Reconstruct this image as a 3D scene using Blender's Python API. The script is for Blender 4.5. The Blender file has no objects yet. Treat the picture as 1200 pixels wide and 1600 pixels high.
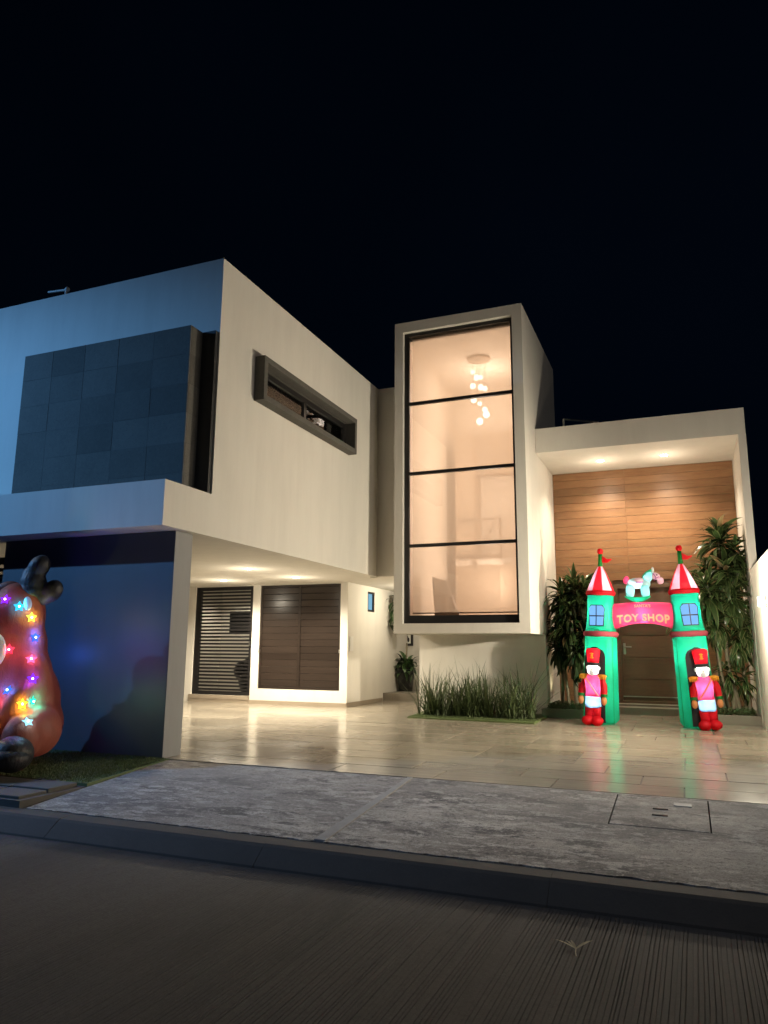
import bpy, bmesh, math, random
from mathutils import Vector, Matrix
from mathutils.bvhtree import BVHTree

S = bpy.context.scene
C = S.collection
rnd = random.Random(7)
R = math.radians

# ------------------------------------------------------------------ camera
FPX = 1145.584
cam = bpy.data.cameras.new('camera')
cam.sensor_fit = 'HORIZONTAL'; cam.sensor_width = 36.0; cam.lens = 36.0 * FPX / 1200.0
cam.clip_start = 0.05; cam.clip_end = 800
co = bpy.data.objects.new('camera', cam); C.objects.link(co)
p_, r_, y_ = R(10.662), R(0.414), R(22.212)
fw = Vector((-math.sin(y_) * math.cos(p_), math.cos(y_) * math.cos(p_), math.sin(p_)))
rt = Vector((math.cos(y_), math.sin(y_), 0)); up = rt.cross(fw)
RT = rt * math.cos(r_) + up * math.sin(r_); UP = -rt * math.sin(r_) + up * math.cos(r_)
M = Matrix((RT, UP, -fw)).transposed().to_4x4(); M.translation = Vector((0, 0, 1.25))
co.matrix_world = M
S.camera = co

# ------------------------------------------------------------------ world, exposure
W = bpy.data.worlds.new('World'); S.world = W; W.use_nodes = True
wn = W.node_tree; wn.nodes.clear()
wo = wn.nodes.new('ShaderNodeOutputWorld'); bg = wn.nodes.new('ShaderNodeBackground')
tc = wn.nodes.new('ShaderNodeTexCoord'); nz = wn.nodes.new('ShaderNodeTexNoise'); cr = wn.nodes.new('ShaderNodeValToRGB')
nz.inputs['Scale'].default_value = 1.6; nz.inputs['Detail'].default_value = 3
cr.color_ramp.elements[0].position = .3; cr.color_ramp.elements[0].color = (.0001, .0007, .0021, 1)
cr.color_ramp.elements[1].position = .8; cr.color_ramp.elements[1].color = (.0005, .0015, .0038, 1)
wn.links.new(tc.outputs['Generated'], nz.inputs['Vector']); wn.links.new(nz.outputs['Fac'], cr.inputs['Fac'])
wn.links.new(cr.outputs['Color'], bg.inputs['Color']); wn.links.new(bg.outputs['Background'], wo.inputs['Surface'])
bg.inputs['Strength'].default_value = 1.0
S.view_settings.view_transform = 'Standard'; S.view_settings.look = 'None'
S.view_settings.exposure = 0; S.view_settings.gamma = 1
S.render.engine = 'CYCLES'
S.cycles.use_denoising = True
S.cycles.max_bounces = 8; S.cycles.diffuse_bounces = 4; S.cycles.glossy_bounces = 4
S.cycles.transparent_max_bounces = 12; S.cycles.caustics_reflective = False; S.cycles.caustics_refractive = False
S.cycles.sample_clamp_indirect = 6

# ------------------------------------------------------------------ lamps
def lamp(name, kind, loc, power, color, radius=.05, target=None, cone=None, blend=.5):
    l = bpy.data.lights.new(name, kind); l.energy = power; l.color = color; l.shadow_soft_size = radius
    o = bpy.data.objects.new(name, l); C.objects.link(o); o.location = loc
    if kind == 'SPOT':
        l.spot_size = R(cone); l.spot_blend = blend
    if target is not None:
        o.rotation_euler = (Vector(target) - Vector(loc)).to_track_quat('-Z', 'Y').to_euler()
    return o
WARM = (1.0, .84, .63); WARMW = (1.0, .88, .68)
BLUE_LAMP = lamp('street_lamp_light', 'SPOT', (-19, .6, 8.6), 7600, (.155, .46, 1.0), .12, (-9.2, 7.2, 2.9), 44, .9)
NEUTRAL_LAMP = lamp('road_fill_right', 'POINT', (13, 1.5, 7.5), 560, (1.0, .93, .87), .2)  # added fill from the right to brighten the road, no real lamp there
lamp('road_fill_left', 'SPOT', (-14, 4.6, 8), 700, (1.0, .94, .88), .15, (-2.0, 3.2, -.3), 46, .6)  # added fill aimed at the left of the road, no real lamp there
PORCH_W, CARPORT_W, WALL_W = 235, 480, 500
for x, y in ((-1.378, 14.823), (-.189, 14.80)):
    lamp('porch_downlight', 'SPOT', (x, y, 4.97), PORCH_W, WARM, .04, (x, y + .12, 0), 130, .7)
    lamp('porch_downlight_spill', 'POINT', (x, y, 4.60), 12, WARM, .10)
    lamp('porch_wall_wash', 'SPOT', (x, y + .03, 4.97), 75, WARM, .04, (x, 15.6, 3.3), 52, .8)
for x, y in ((-7.246, 11.291), (-8.977, 13.07), (-7.18, 12.926)):
    lamp('carport_downlight', 'SPOT', (x, y, 2.60), CARPORT_W, WARMW, .05, (x, y, 0), 155, .8)
    lamp('carport_downlight_spill', 'POINT', (x, y, 2.30), 14, WARMW, .10)
for y in (11.52, 9.1):
    lamp('wall_lamp_light', 'SPOT', (.93, y, 1.96), WALL_W * (1.85 if y > 10 else .16), WARMW, .05, (-5, y - 1.6, 2.3 if y > 10 else .8), 146, .6)
    lamp('wall_lamp_spill', 'POINT', (.70, y, 1.96), 190 if y > 10 else 60, WARMW, .05)
lamp('left_uplight', 'SPOT', (-2.33, 14.6, .32), 14, (1, .85, .5), .03, (-2.42, 15.0, 2.2), 70, .6)
lamp('right_uplight', 'SPOT', (.92, 14.6, .32), 14, (1, .9, .4), .03, (1.0, 15.1, 2.2), 70, .6)

# ------------------------------------------------------------------ helpers
def tag(o, label=None, cat=None, group=None, kind=None):
    if label: o['label'] = label
    if cat: o['category'] = cat
    if group: o['group'] = group
    if kind: o['kind'] = kind
    return o
def empty(name, loc=(0, 0, 0), rz=0, label=None, cat=None, group=None):
    o = bpy.data.objects.new(name, None); C.objects.link(o); o.location = loc; o.rotation_euler = (0, 0, rz)
    o.empty_display_size = .1
    return tag(o, label, cat, group)
def mesh_obj(name, me, mat=None, parent=None):
    o = bpy.data.objects.new(name, me); C.objects.link(o)
    if mat is not None and len(me.materials) == 0:
        for m in (mat if isinstance(mat, (list, tuple)) else [mat]): me.materials.append(m)
    if parent: o.parent = parent
    return o
class MB:
    """collects shapes; build() links them as one mesh"""
    def __init__(s): s.v = []; s.f = []; s.m = []; s.sm = []
    def add(s, v, f, mi=0, smooth=False):
        b = len(s.v); s.v += [tuple(q) for q in v]
        s.f += [tuple(b + i for i in q) for q in f]; s.m += [mi] * len(f); s.sm += [smooth] * len(f); return s
    def box(s, x0, x1, y0, y1, z0, z1, mi=0, zf=None):
        v = [(x, y, z) for z in (z0, z1) for y in (y0, y1) for x in (x0, x1)]
        if zf: v = [(x, y, z + zf(y)) for x, y, z in v]
        return s.add(v, [(0, 2, 3, 1), (4, 5, 7, 6), (0, 1, 5, 4), (2, 6, 7, 3), (0, 4, 6, 2), (1, 3, 7, 5)], mi)
    def tube(s, pts, r, n=8, mi=0, caps=True, smooth=True):
        pts = [Vector(p) for p in pts]; rr = r if isinstance(r, (list, tuple)) else [r] * len(pts); v = []
        for i, p in enumerate(pts):
            d = (pts[min(i + 1, len(pts) - 1)] - pts[max(i - 1, 0)]).normalized()
            a = d.orthogonal().normalized() if abs(d.z) > .95 else d.cross(Vector((0, 0, 1))).normalized(); b = d.cross(a)
            v += [p + (a * math.cos(2 * math.pi * k / n) + b * math.sin(2 * math.pi * k / n)) * rr[i] for k in range(n)]
        f = [(i * n + k, i * n + (k + 1) % n, (i + 1) * n + (k + 1) % n, (i + 1) * n + k) for i in range(len(pts) - 1) for k in range(n)]
        s.add(v, f, mi, smooth)
        if caps: s.add(v[:n], [tuple(range(n))[::-1]], mi); s.add(v[-n:], [tuple(range(n))], mi)
        return s
    def lathe(s, prof, n=20, cx=0, cy=0, ax=1, ay=1, e=2.0, mi=0, smooth=True, mfun=None, cap=True):
        """prof: (radius, z[, xshift]); e superellipse exponent"""
        v = []
        for q in prof:
            r, z = q[0], q[1]; sx = q[2] if len(q) > 2 else 0
            for k in range(n):
                t = 2 * math.pi * k / n; c, si = math.cos(t), math.sin(t)
                v.append((cx + sx + r * ax * math.copysign(abs(c) ** (2 / e), c), cy + r * ay * math.copysign(abs(si) ** (2 / e), si), z))
        b = len(s.v); s.v += v
        for i in range(len(prof) - 1):
            for k in range(n):
                s.f.append((b + i * n + k, b + i * n + (k + 1) % n, b + (i + 1) * n + (k + 1) % n, b + (i + 1) * n + k))
                s.m.append(mfun(k, i) if mfun else mi); s.sm.append(smooth)
        if cap:
            s.f.append(tuple(b + k for k in range(n))[::-1]); s.m.append(mi); s.sm.append(False)
            e0 = b + (len(prof) - 1) * n; s.f.append(tuple(e0 + k for k in range(n))); s.m.append(mi); s.sm.append(False)
        return s
    def ell(s, c, r, n=14, m=9, mi=0, e=2.0, rot=None):
        c = Vector(c); v = []; pw = lambda a: math.copysign(abs(a) ** (2 / e), a)
        for i in range(m + 1):
            ph = -math.pi / 2 + math.pi * i / m
            for k in range(n):
                t = 2 * math.pi * k / n
                q = Vector((r[0] * pw(math.cos(ph)) * pw(math.cos(t)), r[1] * pw(math.cos(ph)) * pw(math.sin(t)), r[2] * pw(math.sin(ph))))
                if rot: q = rot @ q
                v.append(c + q)
        return s.add(v, [(i * n + k, i * n + (k + 1) % n, (i + 1) * n + (k + 1) % n, (i + 1) * n + k) for i in range(m) for k in range(n)], mi, True)
    def mesh(s, name):
        me = bpy.data.meshes.new(name); me.from_pydata(s.v, [], s.f)
        me.polygons.foreach_set('material_index', s.m); me.polygons.foreach_set('use_smooth', s.sm)
        me.update(); return me
    def build(s, name, mat, parent=None, bevel=0, seg=2):
        o = mesh_obj(name, s.mesh(name), mat, parent)
        if bevel:
            b = o.modifiers.new('bevel', 'BEVEL'); b.width = bevel; b.segments = seg; b.limit_method = 'ANGLE'
        return o
def poly(outline, holes, fn, d0, d1):
    """planar outline with holes, extruded from d0 to d1; fn(u,v,d) -> xyz.  Returns verts, faces"""
    bm = bmesh.new(); loops = []
    for lp in [outline] + list(holes):
        vs = [bm.verts.new((u, v, 0)) for u, v in lp]
        es = [bm.edges.new((vs[i], vs[(i + 1) % len(vs)])) for i in range(len(vs))]; loops.append(es)
    r = bmesh.ops.triangle_fill(bm, edges=[e for l in loops for e in l], use_beauty=True, normal=(0, 0, 1))
    bmesh.ops.recalc_face_normals(bm, faces=bm.faces[:])
    ext = bmesh.ops.extrude_face_region(bm, geom=bm.faces[:])
    for g in ext['geom']:
        if isinstance(g, bmesh.types.BMVert): g.co.z = 1
    bm.verts.ensure_lookup_table(); bm.verts.index_update()
    v = [fn(q.co.x, q.co.y, d0 + (d1 - d0) * q.co.z) for q in bm.verts]
    f = [tuple(q.index for q in fa.verts) for fa in bm.faces]
    bm.free(); return v, f
def fix_normals(o):
    bm = bmesh.new(); bm.from_mesh(o.data); bmesh.ops.recalc_face_normals(bm, faces=bm.faces[:]); bm.to_mesh(o.data); bm.free(); return o
XZ = lambda u, v, d: (u, d, v)      # u=x, v=z, depth=y
YZ = lambda u, v, d: (d, u, v)      # u=y, v=z, depth=x
XY = lambda u, v, d: (u, v, d)
def rect(a0, a1, b0, b1): return [(a0, b0), (a1, b0), (a1, b1), (a0, b1)]
def slab(name, outline, holes, fn, d0, d1, mat, parent=None, bevel=0, zf=None):
    v, f = poly(outline, holes, fn, d0, d1)
    if zf: v = [(x, y, z + zf(x, y)) for x, y, z in v]
    return fix_normals(MB().add(v, f).build(name, mat, parent, bevel))
def copy_of(o, parent=None, **kw):
    c = o.copy(); C.objects.link(c)
    if parent: c.parent = parent
    return c

# ------------------------------------------------------------------ materials
class Mat:
    def __init__(s, name):
        s.m = bpy.data.materials.new(name); s.m.use_nodes = True; s.t = s.m.node_tree; s.b = s.t.nodes['Principled BSDF']
        s.out = s.t.nodes['Material Output']; s._tc = None
    def n(s, kind, **kw):
        q = s.t.nodes.new('ShaderNode' + kind)
        for k, v in kw.items():
            if k in q.inputs: q.inputs[k].default_value = v
            else: setattr(q, k, v)
        return q
    def l(s, a, b): s.t.links.new(a, b)
    def co(s, scale=(1, 1, 1), obj=True):
        tc = s.n('TexCoord'); mp = s.n('Mapping'); mp.inputs['Scale'].default_value = scale
        s.l(tc.outputs['Object' if obj else 'Generated'], mp.inputs['Vector']); return mp.outputs['Vector']
    def geo(s, scale=(1, 1, 1)):
        g = s.n('NewGeometry'); mp = s.n('Mapping'); mp.inputs['Scale'].default_value = scale
        s.l(g.outputs['Position'], mp.inputs['Vector']); return mp.outputs['Vector']
    def noise(s, vec, scale, detail=4, rough=.55, dist=0):
        q = s.n('TexNoise'); q.inputs['Scale'].default_value = scale; q.inputs['Detail'].default_value = detail
        q.inputs['Roughness'].default_value = rough; q.inputs['Distortion'].default_value = dist; s.l(vec, q.inputs['Vector']); return q.outputs['Fac']
    def ramp(s, fac, *stops):
        q = s.n('ValToRGB'); e = q.color_ramp.elements
        while len(e) < len(stops): e.new(.5)
        for el, (p, c) in zip(e, stops):
            el.position = p; el.color = (c, c, c, 1) if isinstance(c, (int, float)) else (*c, 1)
        s.l(fac, q.inputs['Fac']); return q.outputs['Color']
    def mix(s, fac, a, b, mode='MIX'):
        q = s.n('Mix', data_type='RGBA', blend_type=mode)
        for val, i in ((fac, 0), (a, 6), (b, 7)):
            if hasattr(val, 'is_output'): s.l(val, q.inputs[i])
            elif i == 0: q.inputs[0].default_value = val
            else: q.inputs[i].default_value = (*val, 1)
        return q.outputs[2]
    def bump(s, h, strength=.3, dist=.01, base=None):
        q = s.n('Bump'); q.inputs['Strength'].default_value = strength; q.inputs['Distance'].default_value = dist
        s.l(h, q.inputs['Height'])
        if base is not None: s.l(base, q.inputs['Normal'])
        s.l(q.outputs['Normal'], s.b.inputs['Normal']); return q.outputs['Normal']
    def set(s, **kw):
        names = dict(color='Base Color', rough='Roughness', metal='Metallic', spec='Specular IOR Level', coat='Coat Weight', alpha='Alpha',
                     emit='Emission Color', estr='Emission Strength')
        for k, v in kw.items():
            i = s.b.inputs[names[k]]
            if hasattr(v, 'is_output'): s.l(v, i)
            elif isinstance(v, tuple): i.default_value = (*v, 1)
            else: i.default_value = v
        return s
def simple(name, color, rough=.6, metal=0, var=.12, scale=8, bump=.0, **kw):
    a = Mat(name); v = a.geo(); n1 = a.noise(v, scale, 5)
    c = a.mix(n1, tuple(q * (1 - var) for q in color), tuple(min(1, q * (1 + var)) for q in color))
    a.set(color=c, rough=rough, metal=metal, **kw)
    if bump: a.bump(a.noise(v, scale * 12, 3), bump, .004)
    return a.m
def plaster(name, color, dirt=.22):
    a = Mat(name); v = a.geo(); vs = a.geo((1.3, 1.3, .22))
    big = a.noise(v, .7, 5, .6); streak = a.noise(vs, 3.0, 6, .65); fine = a.noise(v, 90, 4, .7); mid = a.noise(v, 9, 4)
    c = a.mix(a.ramp(streak, (.42, 0), (.75, dirt)), color, tuple(q * .62 for q in color))
    c = a.mix(a.ramp(big, (.35, 0), (.8, dirt * .8)), c, tuple(q * .8 * w for q, w in zip(color, (1, .97, .92))))
    c = a.mix(a.ramp(fine, (.3, 0), (.75, .10)), c, tuple(q * .7 for q in color))
    a.set(color=c, rough=.85, spec=.25)
    add = a.n('Math', operation='ADD'); a.l(fine, add.inputs[0]); a.l(mid, add.inputs[1])
    a.bump(add.outputs[0], .35, .004); return a.m
M_PLASTER = plaster('cream_plaster', (.70, .67, .61))
M_GREYWALL = plaster('grey_plaster', (.30, .30, .30), .3)
M_BLUEWALL = plaster('slate_paint', (.062, .075, .095), .3)
M_BLUEWALL.node_tree.nodes['Principled BSDF'].inputs['Roughness'].default_value = .42
M_BLUEWALL.node_tree.nodes['Principled BSDF'].inputs['Specular IOR Level'].default_value = .5
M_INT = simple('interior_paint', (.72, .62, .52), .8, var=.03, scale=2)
M_INT2 = simple('interior_shaded_paint', (.42, .31, .22), .8, var=.03, scale=2)  # darker copy of interior_paint, shade of the backlit volumes put into the colour
M_BLACK = simple('black_aluminium', (.012, .011, .011), .4, var=.2)
M_DARK = simple('dark_recess', (.045, .045, .046), .35, var=.15)
M_BROWNSHUT = None
def stone_mat():
    a = Mat('dark_stone'); v = a.geo(); oi = a.n('ObjectInfo'); n1 = a.noise(v, 2.2, 6, .65); n2 = a.noise(v, 26, 6, .75)
    vor = a.n('TexVoronoi'); vor.inputs['Scale'].default_value = 45; a.l(v, vor.inputs['Vector'])
    c = a.mix(n1, (.088, .085, .078), (.15, .142, .127)); c = a.mix(a.ramp(n2, (.45, 0), (.75, .6)), c, (.16, .15, .13))
    hs = a.n('HueSaturation'); mr = a.n('MapRange'); mr.inputs[3].default_value = .82; mr.inputs[4].default_value = 1.16
    a.l(oi.outputs['Random'], mr.inputs[0]); a.l(mr.outputs[0], hs.inputs['Value']); a.l(c, hs.inputs['Color'])
    pits = a.ramp(vor.outputs['Distance'], (.05, 0), (.22, 1))
    a.set(color=a.mix(pits, (.045, .045, .045), hs.outputs['Color']), rough=.85, spec=.12)
    a.bump(n2, .5, .006); return a.m
M_STONE = stone_mat()
M_GROUT = simple('stone_grout', (.10, .10, .095), .9)
def wood_mat(name, dark, light, rough=.5, gs=(1.2, 9, 14)):
    a = Mat(name); tc = a.n('TexCoord'); oi = a.n('ObjectInfo')
    off = a.n('VectorMath', operation='MULTIPLY_ADD'); comb = a.n('CombineXYZ'); a.l(oi.outputs['Random'], comb.inputs[0]); a.l(oi.outputs['Random'], comb.inputs[2])
    mp = a.n('Mapping'); mp.inputs['Scale'].default_value = gs; a.l(tc.outputs['Object'], mp.inputs['Vector'])
    a.l(comb.outputs[0], off.inputs[0]); off.inputs[1].default_value = (37, 0, 53); a.l(mp.outputs['Vector'], off.inputs[2])
    g = a.noise(off.outputs[0], 1.6, 8, .62, .9); g2 = a.noise(off.outputs[0], 9, 4, .6)
    c = a.mix(a.ramp(g, (.3, 0), (.7, 1)), dark, light); c = a.mix(a.ramp(g2, (.45, 0), (.7, .35)), c, tuple(q * .55 for q in dark))
    hs = a.n('HueSaturation'); mr = a.n('MapRange'); mr.inputs[3].default_value = .84; mr.inputs[4].default_value = 1.14
    a.l(oi.outputs['Random'], mr.inputs[0]); a.l(mr.outputs[0], hs.inputs['Value']); a.l(c, hs.inputs['Color'])
    a.set(color=hs.outputs['Color'], rough=rough); a.bump(g2, .12, .003); return a.m
M_CLAD = wood_mat('timber_cladding', (.215, .102, .047), (.32, .172, .082), .38)
M_DOOR = wood_mat('door_timber', (.10, .055, .03), (.15, .085, .045), .45, (1.0, 6, 9))
M_SHUT = wood_mat('brown_shutter', (.024, .017, .0135), (.033, .024, .019), .26, (.6, 9, 16))
M_STEEL = simple('brushed_steel', (.55, .53, .5), .32, 1, .1)
def tile_mat():
    a = Mat('wood_look_tile'); oi = a.n('ObjectInfo'); v = a.geo((.55, 7, 7)); v1 = a.geo()
    g = a.noise(v, 2.2, 7, .65, .5); big = a.noise(v1, .9, 4); sp = a.noise(v1, 14, 4)
    c = a.mix(a.ramp(g, (.3, 0), (.72, 1)), (.255, .222, .172), (.36, .318, .255))
    hs = a.n('HueSaturation'); mr = a.n('MapRange'); mr.inputs[3].default_value = .84; mr.inputs[4].default_value = 1.12
    a.l(oi.outputs['Random'], mr.inputs[0]); a.l(mr.outputs[0], hs.inputs['Value']); a.l(c, hs.inputs['Color'])
    ro = a.mix(a.ramp(big, (.3, 0), (.7, 1)), (.15,) * 3, (.24,) * 3)
    a.set(color=hs.outputs['Color'], rough=ro, spec=.75)
    a.bump(g, .05, .002); return a.m
M_TILE = tile_mat()
M_TILEGROUT = simple('tile_grout', (.06, .05, .04), .8)
M_SKIRT = simple('skirting_tile', (.30, .25, .19), .4, var=.15, scale=5)
M_CURB = simple('planter_tile', (.21, .185, .15), .45, var=.15, scale=5)
def apron_mat():
    a = Mat('weathered_concrete'); v = a.geo(); vs = a.geo((.55, 1.25, 1)); vw = a.geo((.6, 1, 1))
    n1 = a.noise(vs, 1.3, 15, .66); n2 = a.noise(vs, 8.0, 15, .70); n5 = a.noise(vs, 3.0, 15, .74); n6 = a.noise(v, 30, 6, .75); n3 = a.noise(v, 95, 4, .7); n4 = a.noise(vw, .55, 5, .6)
    c = a.mix(a.ramp(n1, (.40, 0), (.60, 1)), (.27, .248, .222), (.56, .515, .445))
    c = a.mix(a.ramp(n5, (.42, .9), (.49, 0)), c, (.12, .111, .106))
    c = a.mix(a.ramp(n2, (.53, 0), (.575, .85)), c, (.70, .66, .59))
    c = a.mix(a.ramp(n6, (.56, 0), (.62, .7)), c, (.68, .645, .59)); c = a.mix(a.ramp(n6, (.38, .7), (.45, 0)), c, (.07, .066, .065))
    c = a.mix(a.ramp(n3, (.38, .5), (.6, 0)), c, (.09, .088, .086))
    c = a.mix(a.ramp(n4, (.44, 0), (.60, .55)), c, (.19, .178, .168))
    a.set(color=c, rough=.82, spec=.3)
    nb = a.bump(n2, .5, .010); a.bump(n6, .5, .005, nb); return a.m
M_APRON = apron_mat()
M_KERB = None
def kerb_mat():
    a = Mat('kerb_concrete'); v = a.geo(); n1 = a.noise(v, 2.5, 8, .7); n2 = a.noise(v, 60, 4, .7)
    c = a.mix(n1, (.062, .055, .048), (.12, .108, .094)); c = a.mix(a.ramp(n2, (.3, .4), (.55, 0)), c, (.06, .06, .06))
    a.set(color=c, rough=.85); a.bump(n2, .4, .004); return a.m
M_KERB = kerb_mat()
def road_mat():
    a = Mat('grooved_road_concrete'); v = a.geo(); vs = a.geo((1, .35, 1))
    n1 = a.noise(vs, .9, 8, .65, .4); n2 = a.noise(v, 45, 5, .75); n3 = a.noise(v, 160, 3, .7)
    c = a.mix(a.ramp(n1, (.32, 0), (.7, 1)), (.060, .058, .057), (.112, .108, .105))
    c = a.mix(a.ramp(n2, (.35, .55), (.55, 0)), c, (.05, .047, .045)); c = a.mix(a.ramp(n3, (.55, 0), (.75, .5)), c, (.22, .21, .2))
    a.set(color=c, rough=.8, spec=.35); nb = a.bump(n2, .5, .004); a.bump(n3, .4, .002, nb); return a.m
M_ROAD = road_mat()
M_GROUND = simple('bare_ground', (.05, .045, .04), .95, scale=2)
def turf_mat(name, c0, c1):
    a = Mat(name); oi = a.n('ObjectInfo'); v = a.geo(); n1 = a.noise(v, 30, 4); n2 = a.noise(v, 3, 4)
    a.set(color=a.mix(n2, a.mix(n1, c0, c1), tuple(q * .7 for q in c1)), rough=.6); return a.m
M_TURF = turf_mat('artificial_turf', (.05, .085, .02), (.11, .15, .045))
M_BLADE = turf_mat('grass_blade', (.03, .055, .016), (.10, .135, .05))
def leaf_mat(name, base, edge, gloss=.35):
    a = Mat(name); oi = a.n('ObjectInfo'); tc = a.n('TexCoord'); sx = a.n('SeparateXYZ'); a.l(tc.outputs['UV'], sx.inputs[0])
    d = a.n('Math', operation='SUBTRACT'); a.l(sx.outputs[0], d.inputs[0]); d.inputs[1].default_value = .5
    ab = a.n('Math', operation='ABSOLUTE'); a.l(d.outputs[0], ab.inputs[0])
    c = a.mix(a.ramp(ab.outputs[0], (.30, 0), (.42, .8)), base, edge)
    n1 = a.noise(a.geo((1, 1, 1)), 6, 3); c = a.mix(a.ramp(n1, (.4, 0), (.75, .4)), c, tuple(q * .5 for q in base))
    hs = a.n('HueSaturation'); mr = a.n('MapRange'); mr.inputs[3].default_value = .45; mr.inputs[4].default_value = 1.5
    a.l(oi.outputs['Random'], mr.inputs[0]); a.l(mr.outputs[0], hs.inputs['Value']); a.l(c, hs.inputs['Color'])
    a.set(color=hs.outputs['Color'], rough=gloss)
    tr = a.n('BsdfTranslucent'); a.l(hs.outputs['Color'], tr.inputs['Color']); ms = a.n('MixShader'); ms.inputs[0].default_value = .22
    a.l(a.b.outputs[0], ms.inputs[1]); a.l(tr.outputs[0], ms.inputs[2]); a.l(ms.outputs[0], a.out.inputs['Surface']); return a.m
M_LEAF = leaf_mat('dracaena_leaf', (.050, .088, .026), (.34, .36, .17), .26)
M_LEAF2 = leaf_mat('dark_dracaena_leaf', (.042, .074, .024), (.14, .18, .07), .26)
M_FERN = leaf_mat('pot_plant_leaf', (.04, .085, .028), (.07, .12, .04))
M_CANE = simple('dracaena_cane', (.22, .19, .13), .8, var=.35, scale=14, bump=.4)
M_SOIL = simple('planter_soil', (.035, .028, .02), .95, scale=20, bump=.5)
M_WHITE = simple('white_enamel', (.75, .74, .7), .4, var=.03)
M_BLACKPOT = simple('black_glazed_pot', (.012, .012, .013), .25)
def emit(name, color, strength):
    a = Mat(name); a.set(color=(0, 0, 0), emit=color, estr=strength, rough=.9, spec=.1); return a.m
M_DOWNLIGHT = emit('downlight_glow', (1, .9, .72), 60)
M_GLOBE = emit('globe_glow', (1, .88, .70), 3.2)
def glass_mat():
    a = Mat('window_glass'); t = a.n('BsdfTransparent'); g = a.n('BsdfGlossy'); g.inputs['Roughness'].default_value = .02
    f = a.n('Fresnel'); f.inputs[0].default_value = 1.45; ms = a.n('MixShader'); a.l(f.outputs[0], ms.inputs[0]); a.l(t.outputs[0], ms.inputs[1]); a.l(g.outputs[0], ms.inputs[2])
    a.l(ms.outputs[0], a.out.inputs['Surface']); return a.m
M_GLASS = glass_mat()
def blind_mat():
    a = Mat('roller_blind'); v = a.geo((60, 60, 60)); w = a.noise(a.geo((1, 1, 1)), 2, 2)
    t = a.n('BsdfTransparent'); tl = a.n('BsdfTranslucent'); tl.inputs['Color'].default_value = (.80, .69, .57, 1)
    df = a.n('BsdfDiffuse'); df.inputs['Color'].default_value = (.75, .64, .53, 1)
    m1 = a.n('MixShader'); m1.inputs[0].default_value = .7; a.l(df.outputs[0], m1.inputs[1]); a.l(tl.outputs[0], m1.inputs[2])
    m2 = a.n('MixShader'); m2.inputs[0].default_value = .42; a.l(m1.outputs[0], m2.inputs[1]); a.l(t.outputs[0], m2.inputs[2])
    a.l(m2.outputs[0], a.out.inputs['Surface']); return a.m
M_BLIND = blind_mat()
def nylon(name, color, trans=.6):
    a = Mat(name); v = a.co(); n1 = a.noise(v, 5, 4, .6)
    c = a.mix(n1, tuple(q * .82 for q in color), tuple(min(1, q * 1.1) for q in color))
    a.set(color=c, rough=.5, spec=.3); vw = a.co((9, 9, 3)); nb = a.bump(a.noise(vw, 2.2, 4, .6, .8), .55, .02); a.bump(a.noise(v, 16, 3, .6), .4, .012, nb)
    tr = a.n('BsdfTranslucent'); a.l(c, tr.inputs['Color']); ms = a.n('MixShader'); ms.inputs[0].default_value = trans
    a.l(a.b.outputs[0], ms.inputs[1]); a.l(tr.outputs[0], ms.inputs[2]); a.l(ms.outputs[0], a.out.inputs['Surface']); return a.m
N_GREEN = nylon('green_nylon', (.012, .50, .27)); N_DKGREEN = nylon('dark_green_nylon', (.02, .28, .06)); N_RED = nylon('red_nylon', (.75, .015, .03))
N_PINK = nylon('pink_nylon', (.82, .06, .17)); N_PALE = nylon('pale_pink_nylon', (.85, .62, .72)); N_WHITE = nylon('white_nylon', (.85, .88, .9))
N_SKY = nylon('sky_blue_nylon', (.30, .55, .85)); N_AQUA = nylon('aqua_nylon', (.32, .78, .80)); N_BLACK = nylon('black_nylon', (.012, .012, .014), .1)
N_GOLD = nylon('gold_nylon', (.85, .45, .05)); N_SKIN = nylon('tan_nylon', (.85, .42, .18)); N_ROSE = nylon('rose_fur_nylon', (.62, .12, .16))
N_PURPLE = nylon('purple_trim', (.35, .06, .35), .3); N_CREAM = nylon('cream_lettering', (.95, .75, .45))
N_BROWN = nylon('brown_nylon', (.33, .105, .075), .35); N_DKBROWN = nylon('dark_nylon', (.03, .028, .03), .1); N_BELLY = nylon('pale_belly_nylon', (.6, .45, .36), .3)

# ------------------------------------------------------------------ the ground
ZG = lambda y: .0105 * (y - 7.25)
def zap(x, y): return -.157 + .157 * (y - 5.2) / 2.05
gr = MB(); gr.add([(-400, -400, -.5), (400, -400, -.5), (400, 400, -.5), (-400, 400, -.5)], [(0, 1, 2, 3)])
tag(gr.build('ground', M_GROUND), 'dark ground stretching away behind the house', kind='structure')
# road with tined grooves (real relief)
xs = []; x = -9.5
while x < 3.0:
    w = rnd.uniform(.017, .029); g = rnd.uniform(.004, .0075); dep = rnd.choice((1, 1, 1, .5, .25)) * rnd.uniform(.7, 1.1)
    xs += [(x, 0), (x + w - g, 0), (x + w - g * .7, dep), (x + w - g * .3, dep)]; x += w
ys = [-1.0, 1.5, 2.2, 2.6, 3.0, 3.3, 3.6, 3.9, 4.2, 4.5, 4.7, 4.9]
v = []; import mathutils
for j, y in enumerate(ys):
    for (x, d) in xs:
        nn = mathutils.noise.noise(Vector((x * 1.1, y * .45, 3.1))); k = max(.4, min(1.15, .8 + nn * 1.2)) * (1 if y < 4.75 else .2)
        wob = .02 * mathutils.noise.noise(Vector((x * .3, y * .8, 9)))
        v.append((x + wob + y * .012, y, -.3 + .004 * mathutils.noise.noise(Vector((x * .7, y * .7, 0))) - d * .010 * k))
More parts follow.
